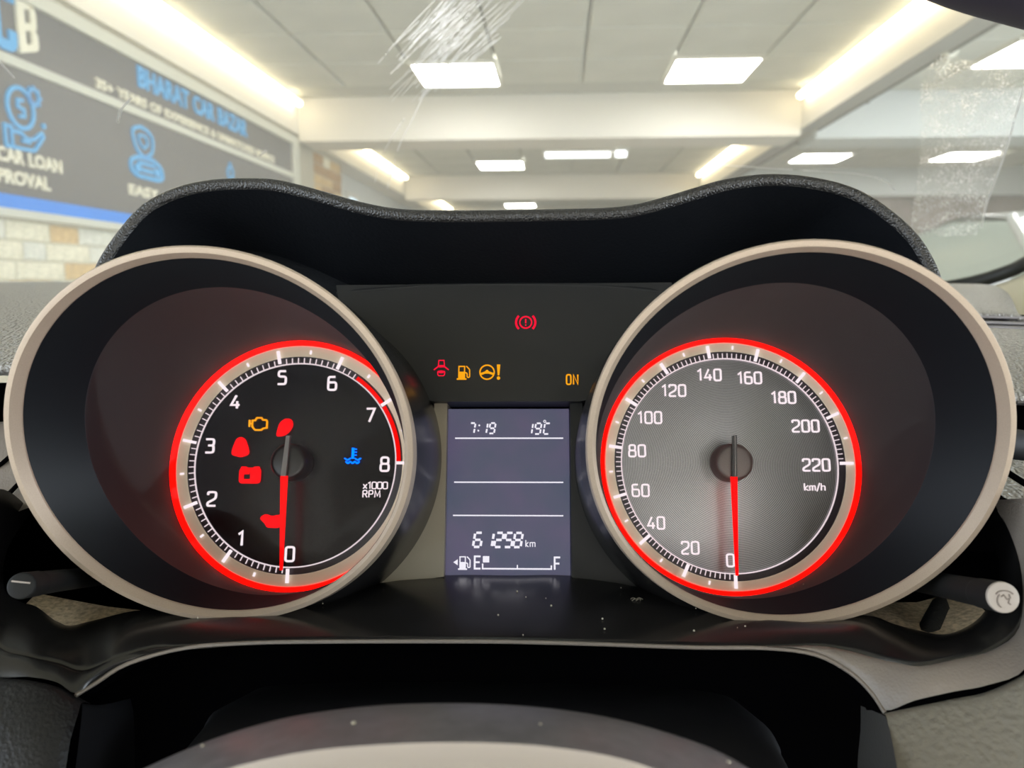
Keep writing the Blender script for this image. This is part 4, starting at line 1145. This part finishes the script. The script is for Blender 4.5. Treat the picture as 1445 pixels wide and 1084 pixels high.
icon(lambda mb: blob(mb, [(-.1040, .0030), (-.1036, .0056), (-.1024, .0090), (-.1006, .0098), (-.0990, .0088), (-.0976, .0054), (-.0972, .0032), (-.1004, .0020)]), 'seat_belt_light', M['redled'], tach, 'red seated figure lamp')
def battery(mb):
    x, y = -.0964, -.0044
    mb.ribbon(roundpoly([(x - .0032, y - .0024), (x + .0032, y - .0024), (x + .0032, y + .0018), (x - .0032, y + .0018)], .0006, True), .0016, za, zb, True)
    for s in (-1, 1): mb.prism([(x + s * .0024 - .0010, y + .0018), (x + s * .0024 + .0010, y + .0018), (x + s * .0024 + .0010, y + .0030), (x + s * .0024 - .0010, y + .0030)], za, zb)
    mb.prism([(x + .0002, y - .0016), (x + .0026, y - .0016), (x + .0026, y + .0012), (x + .0002, y + .0012)], za, zb + 1e-5)
    mb.prism([(x - .0026, y + .0002), (x - .0004, y + .0002), (x - .0004, y + .0012), (x - .0026, y + .0012)], za, zb + 1e-5)
icon(battery, 'battery_light', M['redled'], tach, 'red battery lamp')
icon(lambda mb: blob(mb, [(-.0918, -.0202), (-.0896, -.0222), (-.0888, -.0236), (-.0846, -.0238), (-.0826, -.0222), (-.0826, -.0190), (-.0850, -.0190), (-.0872, -.0196), (-.0896, -.0186)]), 'oil_light', M['redled'], tach, 'red oil can lamp beside the needle')
def temp(mb):
    x, y = -.0582, .0024
    mb.ribbon([(x, y + .0032), (x, y - .0008)], .0008, za, zb)
    for k in range(3): mb.ribbon([(x + .0002, y + .0027 - k * .0011), (x + .0014, y + .0027 - k * .0011)], .00035, za, zb)
    for k in range(2):
        yy = y - .0010 - k * .0012; hw = .0031 - k * .0005
        mb.ribbon([(x - hw + 2 * hw * i / 24, yy + .00030 * cos(i / 24 * 2 * pi * 3)) for i in range(25)] if k else [(x - hw + (hw - .0007) * i / 10, yy + .0003 * cos(i / 10 * 2 * pi)) for i in range(11)], .00045, za, zb)
        if not k: mb.ribbon([(x + .0007 + (hw - .0007) * i / 10, yy + .0003 * cos(i / 10 * 2 * pi)) for i in range(11)], .00045, za, zb)
icon(temp, 'coolant_light', M['blue'], tach, 'blue coolant thermometer over waves')
def needle(g, X, tip, hub_m, tail_m, wr, dx):
    mb = MB(); lathe(mb, (X, 0, 0), (0, 0, 1), [(.0070, .0003), (.0066, .0075), (.0060, .0082), (.0050, .0084), (.0001, .0084)], 48)
    h = mb.build('needle_hub', hub_m, g, 40)
    mb = MB(); mb.prism([(X + dx - wr, -.0052), (X + dx + wr, -.0052), (X + tip[0] + .0004, tip[1]), (X + tip[0] - .0004, tip[1])], .0082, .0094)
    mb.build('needle', M['needle'], g)
    mb = MB(); mb.prism([(X - .0006, .0092), (X + .0008, .0092), (X + dx + wr * .8, -.0053), (X + dx - wr * .8, -.0053)], .0084, .0100)
    return mb.build('needle_tail', tail_m, g)
needle(tach, XT, (.0001, -.0382), M['capblack'], M['needletail'], .0012, -.0008)

# speedometer --------------------------------------------------------
RWR, RRR = .0390, .0451
spd, XS = gauge(1, 'speedometer', 'right round dial in a silver bezel, numbered 0 to 220 on turned metal', RWR, RRR)
disc(spd, XS, RWR, M['turned'])
SA = 270 / 11
for k in range(12):
    tick(spd, XS, 270 - k * SA, RWR + .0003, RWR + .0050, .00105, .0013, .0022, 'major_tick', M['lit'])
    if k < 11: tick(spd, XS, 270 - (k + .5) * SA, RWR + .0034, RWR + .0047, .00055, .0013, .0018, 'minor_tick', M['lit'])
mb = MB()
for k in range(110):
    if k % 10 == 0: continue
    a = radians(270 - k * SA / 10); d = Vector((cos(a), sin(a))); c0 = Vector((XS, 0))
    mb.ribbon([tuple(c0 + d * (RWR + .0002)), tuple(c0 + d * (RWR + .0020))], .00030, .0005, .0008)
mb.build('fine_ticks', M['litdim'], spd, kind='stuff')
SN = [(.0788, -.0344), (.0648, -.0301), (.0529, -.0214), (.0477, -.0098), (.0468, .0046), (.0518, .0169), (.061, .027), (.0743, .0329), (.0891, .0317), (.1011, .0243), (.1084, .0137), (.1113, -.0005)]
for k, (x, y) in enumerate(SN):
    mb = MB(); word(mb, str(k * 20), x, y, .0024, .0042, .00062, .0011, .0002, .0006); mb.build('numeral', M['lit'], spd)
mb = MB(); word(mb, 'km/h', .1102, -.0084, .0016, .0026, .00036, .0005, .0002, .0005); mb.build('unit_text', M['lit'], spd)
M['hubdisc'] = mat('needle_hub_bronze', (.16, .13, .12), .4, metal=.4)
needle(spd, XS, (-.0013, -.0390), M['hubdisc'], M['capblack'], .0011, -.0007)
mb = MB(); mb.prism([(XS - .0001, .0090), (XS + .0003, .0090), (XS - .0003, -.0050), (XS - .0007, -.0050)], .0100, .0103); mb.build('tail_line', M['needletail'], spd)

# ------------------------------------------------------------------ trip knobs
def knob(side, name, label, axis, rad, ribbed):
    k = car_thing(name, axis[0], label, 'knob')
    p0, p1, p2 = (Vector(p) for p in axis)
    d = (p1 - p0).normalized()
    n = 40
    e1 = (Vector((1, 0, 0)) - d * d.x).normalized(); e2 = d.cross(e1)
    def ringk(c, r, amp=0): return [c + (e1 * cos(2 * pi * i / n) + e2 * sin(2 * pi * i / n)) * (r + (amp if i % 2 else 0)) for i in range(n)]
    amp = -.00018 if ribbed else 0
    rows = [ringk(p0 + d * .0008, rad, 0), ringk(p0 + d * .0014, rad, amp), ringk(p0 + d * .0105, rad, amp), ringk(p0 + d * .0110, rad * .985), ringk(p0 + d * .0112, rad * .95), ringk(p1 + (p2 - p1) * .1, rad * .93), ringk(p2, rad * .9)]
    MB().grid(rows, True, True).build('shaft', M['knob'], k, 30)
    mb = MB(); mb.grid([ringk(p0 + d * .0010, rad), ringk(p0 + d * .0002, rad * .97), ringk(p0, rad * .88), ringk(p0 - d * .0001, rad * .4), ringk(p0 - d * .0001, .00002)], True, True)
    mb.build('end_cap', M['knobcap'] if not ribbed else M['knob'], k, 50)
    mb = MB()
    if ribbed:
        mb.ribbon([(-.0022, .0012), (.0020, .0007)], .00035, -.0004, -.00005)
    else:
        mb.ribbon(arcpts(.0002, .0004, .0020, .0012, 20, 165, 12), .00028, -.0004, -.00005)
        mb.ribbon(arcpts(-.0002, -.0008, .0014, .0017, 120, 240, 10), .00026, -.0004, -.00005)
        mb.ribbon([(.0, .0006), (.0006, -.0004), (.0012, -.0002), (.0008, -.0012), (.0013, -.0016)], .00026, -.0004, -.00005)
        mb.ribbon([(.0012, .0008), (.0014, -.0002)], .00026, -.0004, -.00005)
        mb.ribbon([(-.0006, .0002), (.0001, .0007)], .00026, -.0004, -.00005)
    mb.v = [p0 + e1 * p.x * (1 if e1.x > 0 else -1) + Vector((0, 1, 0)) * p.y + d * (p.z + .0001) for p in mb.v]
    mb.build('symbol', M['print'] if not ribbed else M['knobcap'], k)
knob(-1, 'trip_knob', 'ribbed black knob below the left dial', mm([(-119.6, -37, 85), (-125, -37.6, 66), (-139, -40, 8)]), .0033, True)
knob(1, 'trip_knob', 'smooth black knob with a grey symbol cap below the right dial', mm([(122.0, -38, 85), (124, -38, 62), (128.5, -38, 4)]), .0037, False)

# ------------------------------------------------------------------ steering column shroud and wheel
scs = car_thing('steering_column_shroud', (0, -.09, .04), 'dark steering column cover in the shadow behind the wheel hub', 'column cover')
arch = mm([(-92, -130, 40), (-90.5, -93, 40), (-89.5, -81, 40), (-83, -76.2, 37), (-58, -75.5, 34), (-25, -75, 33), (30, -75, 33), (62, -76, 35), (75, -78, 38), (80, -84, 40), (81, -92, 40), (83, -130, 40)])
ar = spline(arch, 4)
MB().grid([[p + Vector((0, .0 - .001, -.03)) for p in ar], ar, [p + Vector((-p.x * .01, -.0006, .002)) for p in ar], [Vector((p.x * .97, p.y - .006, p.z + .03)) for p in ar], [Vector((p.x * .90, p.y - .020, p.z + .06)) for p in ar]]).build('upper_cover', M['matte'], scs)

sw = car_thing('steering_wheel_hub', (0, -.125, .17), 'pale grey steering wheel hub, its blurred top edge arching across the bottom', 'steering wheel')
HB = mm([(-95, -92, 125), (-82, -77, 125), (-71, -70, 125), (-63, -66, 125), (-51, -61, 125), (-38, -57.2, 125), (-24, -55.0, 125), (-11, -54.1, 125), (3, -54.1, 125), (16, -55, 125), (29, -57.2, 125), (42, -61, 125), (50, -65, 125), (57, -69, 125), (68, -79, 125), (80, -95, 125)])
HC = mm([(-92, -100, 146), (-79, -84, 146), (-66, -72, 146), (-56, -66, 146), (-47, -62, 146), (-37, -58.8, 146), (-25, -56.4, 146), (-11, -55.2, 146), (2, -54.9, 146), (13, -55.4, 146), (24, -57.0, 146), (34, -60.2, 146), (42, -64, 146), (50, -69, 146), (63, -81, 146), (76, -99, 146)])
hb, hc = spline(HB, 4), spline(HC, 4)
rows = [[p + Vector((0, -.03, -.012)) for p in hb], [p + Vector((0, -.004, -.004)) for p in hb], hb] + [[p.lerp(q, t) + Vector((0, .0010, 0)) * 4 * t * (1 - t) for p, q in zip(hb, hc)] for t in (.15, .4, .7, .92, 1)]
MB().grid(rows).build('hub_shell', M['hub'], sw)
rows = [hc, [p + Vector((-p.x * .02, -.0022, .0012)) for p in hc], [p + Vector((-p.x * .06, -.010, .012)) for p in hc], [Vector((p.x * .8, p.y - .04, p.z + .026)) for p in hc], [Vector((p.x * .5, -.15, .175)) for p in hc], [Vector((p.x * .1, -.17, .175)) for p in hc]]
MB().grid(rows).build('hub_pad', M['hubface'], sw)
mb = MB()
for (px_, py_, r_) in [(a_, b_, c_ * .55) for a_, b_, c_ in ((-.021, -.0552, .0009), (-.012, -.0557, .0009), (.0425, -.0605, .0007), (.0400, -.0625, .0007), (.011, -.0550, .0006), (-.047, -.0592, .0006), (-.030, -.0570, .0006), (-.043, -.0600, .0005))]:
    c_ = Vector((px_, py_ + .0009, .138)); lathe(mb, c_, (0, 1, .3), [(.00002, r_ * .6), (r_ * .7, r_ * .4), (r_, 0)], 8)
mb.build('dust_specks', M['speck'], sw, kind='stuff')
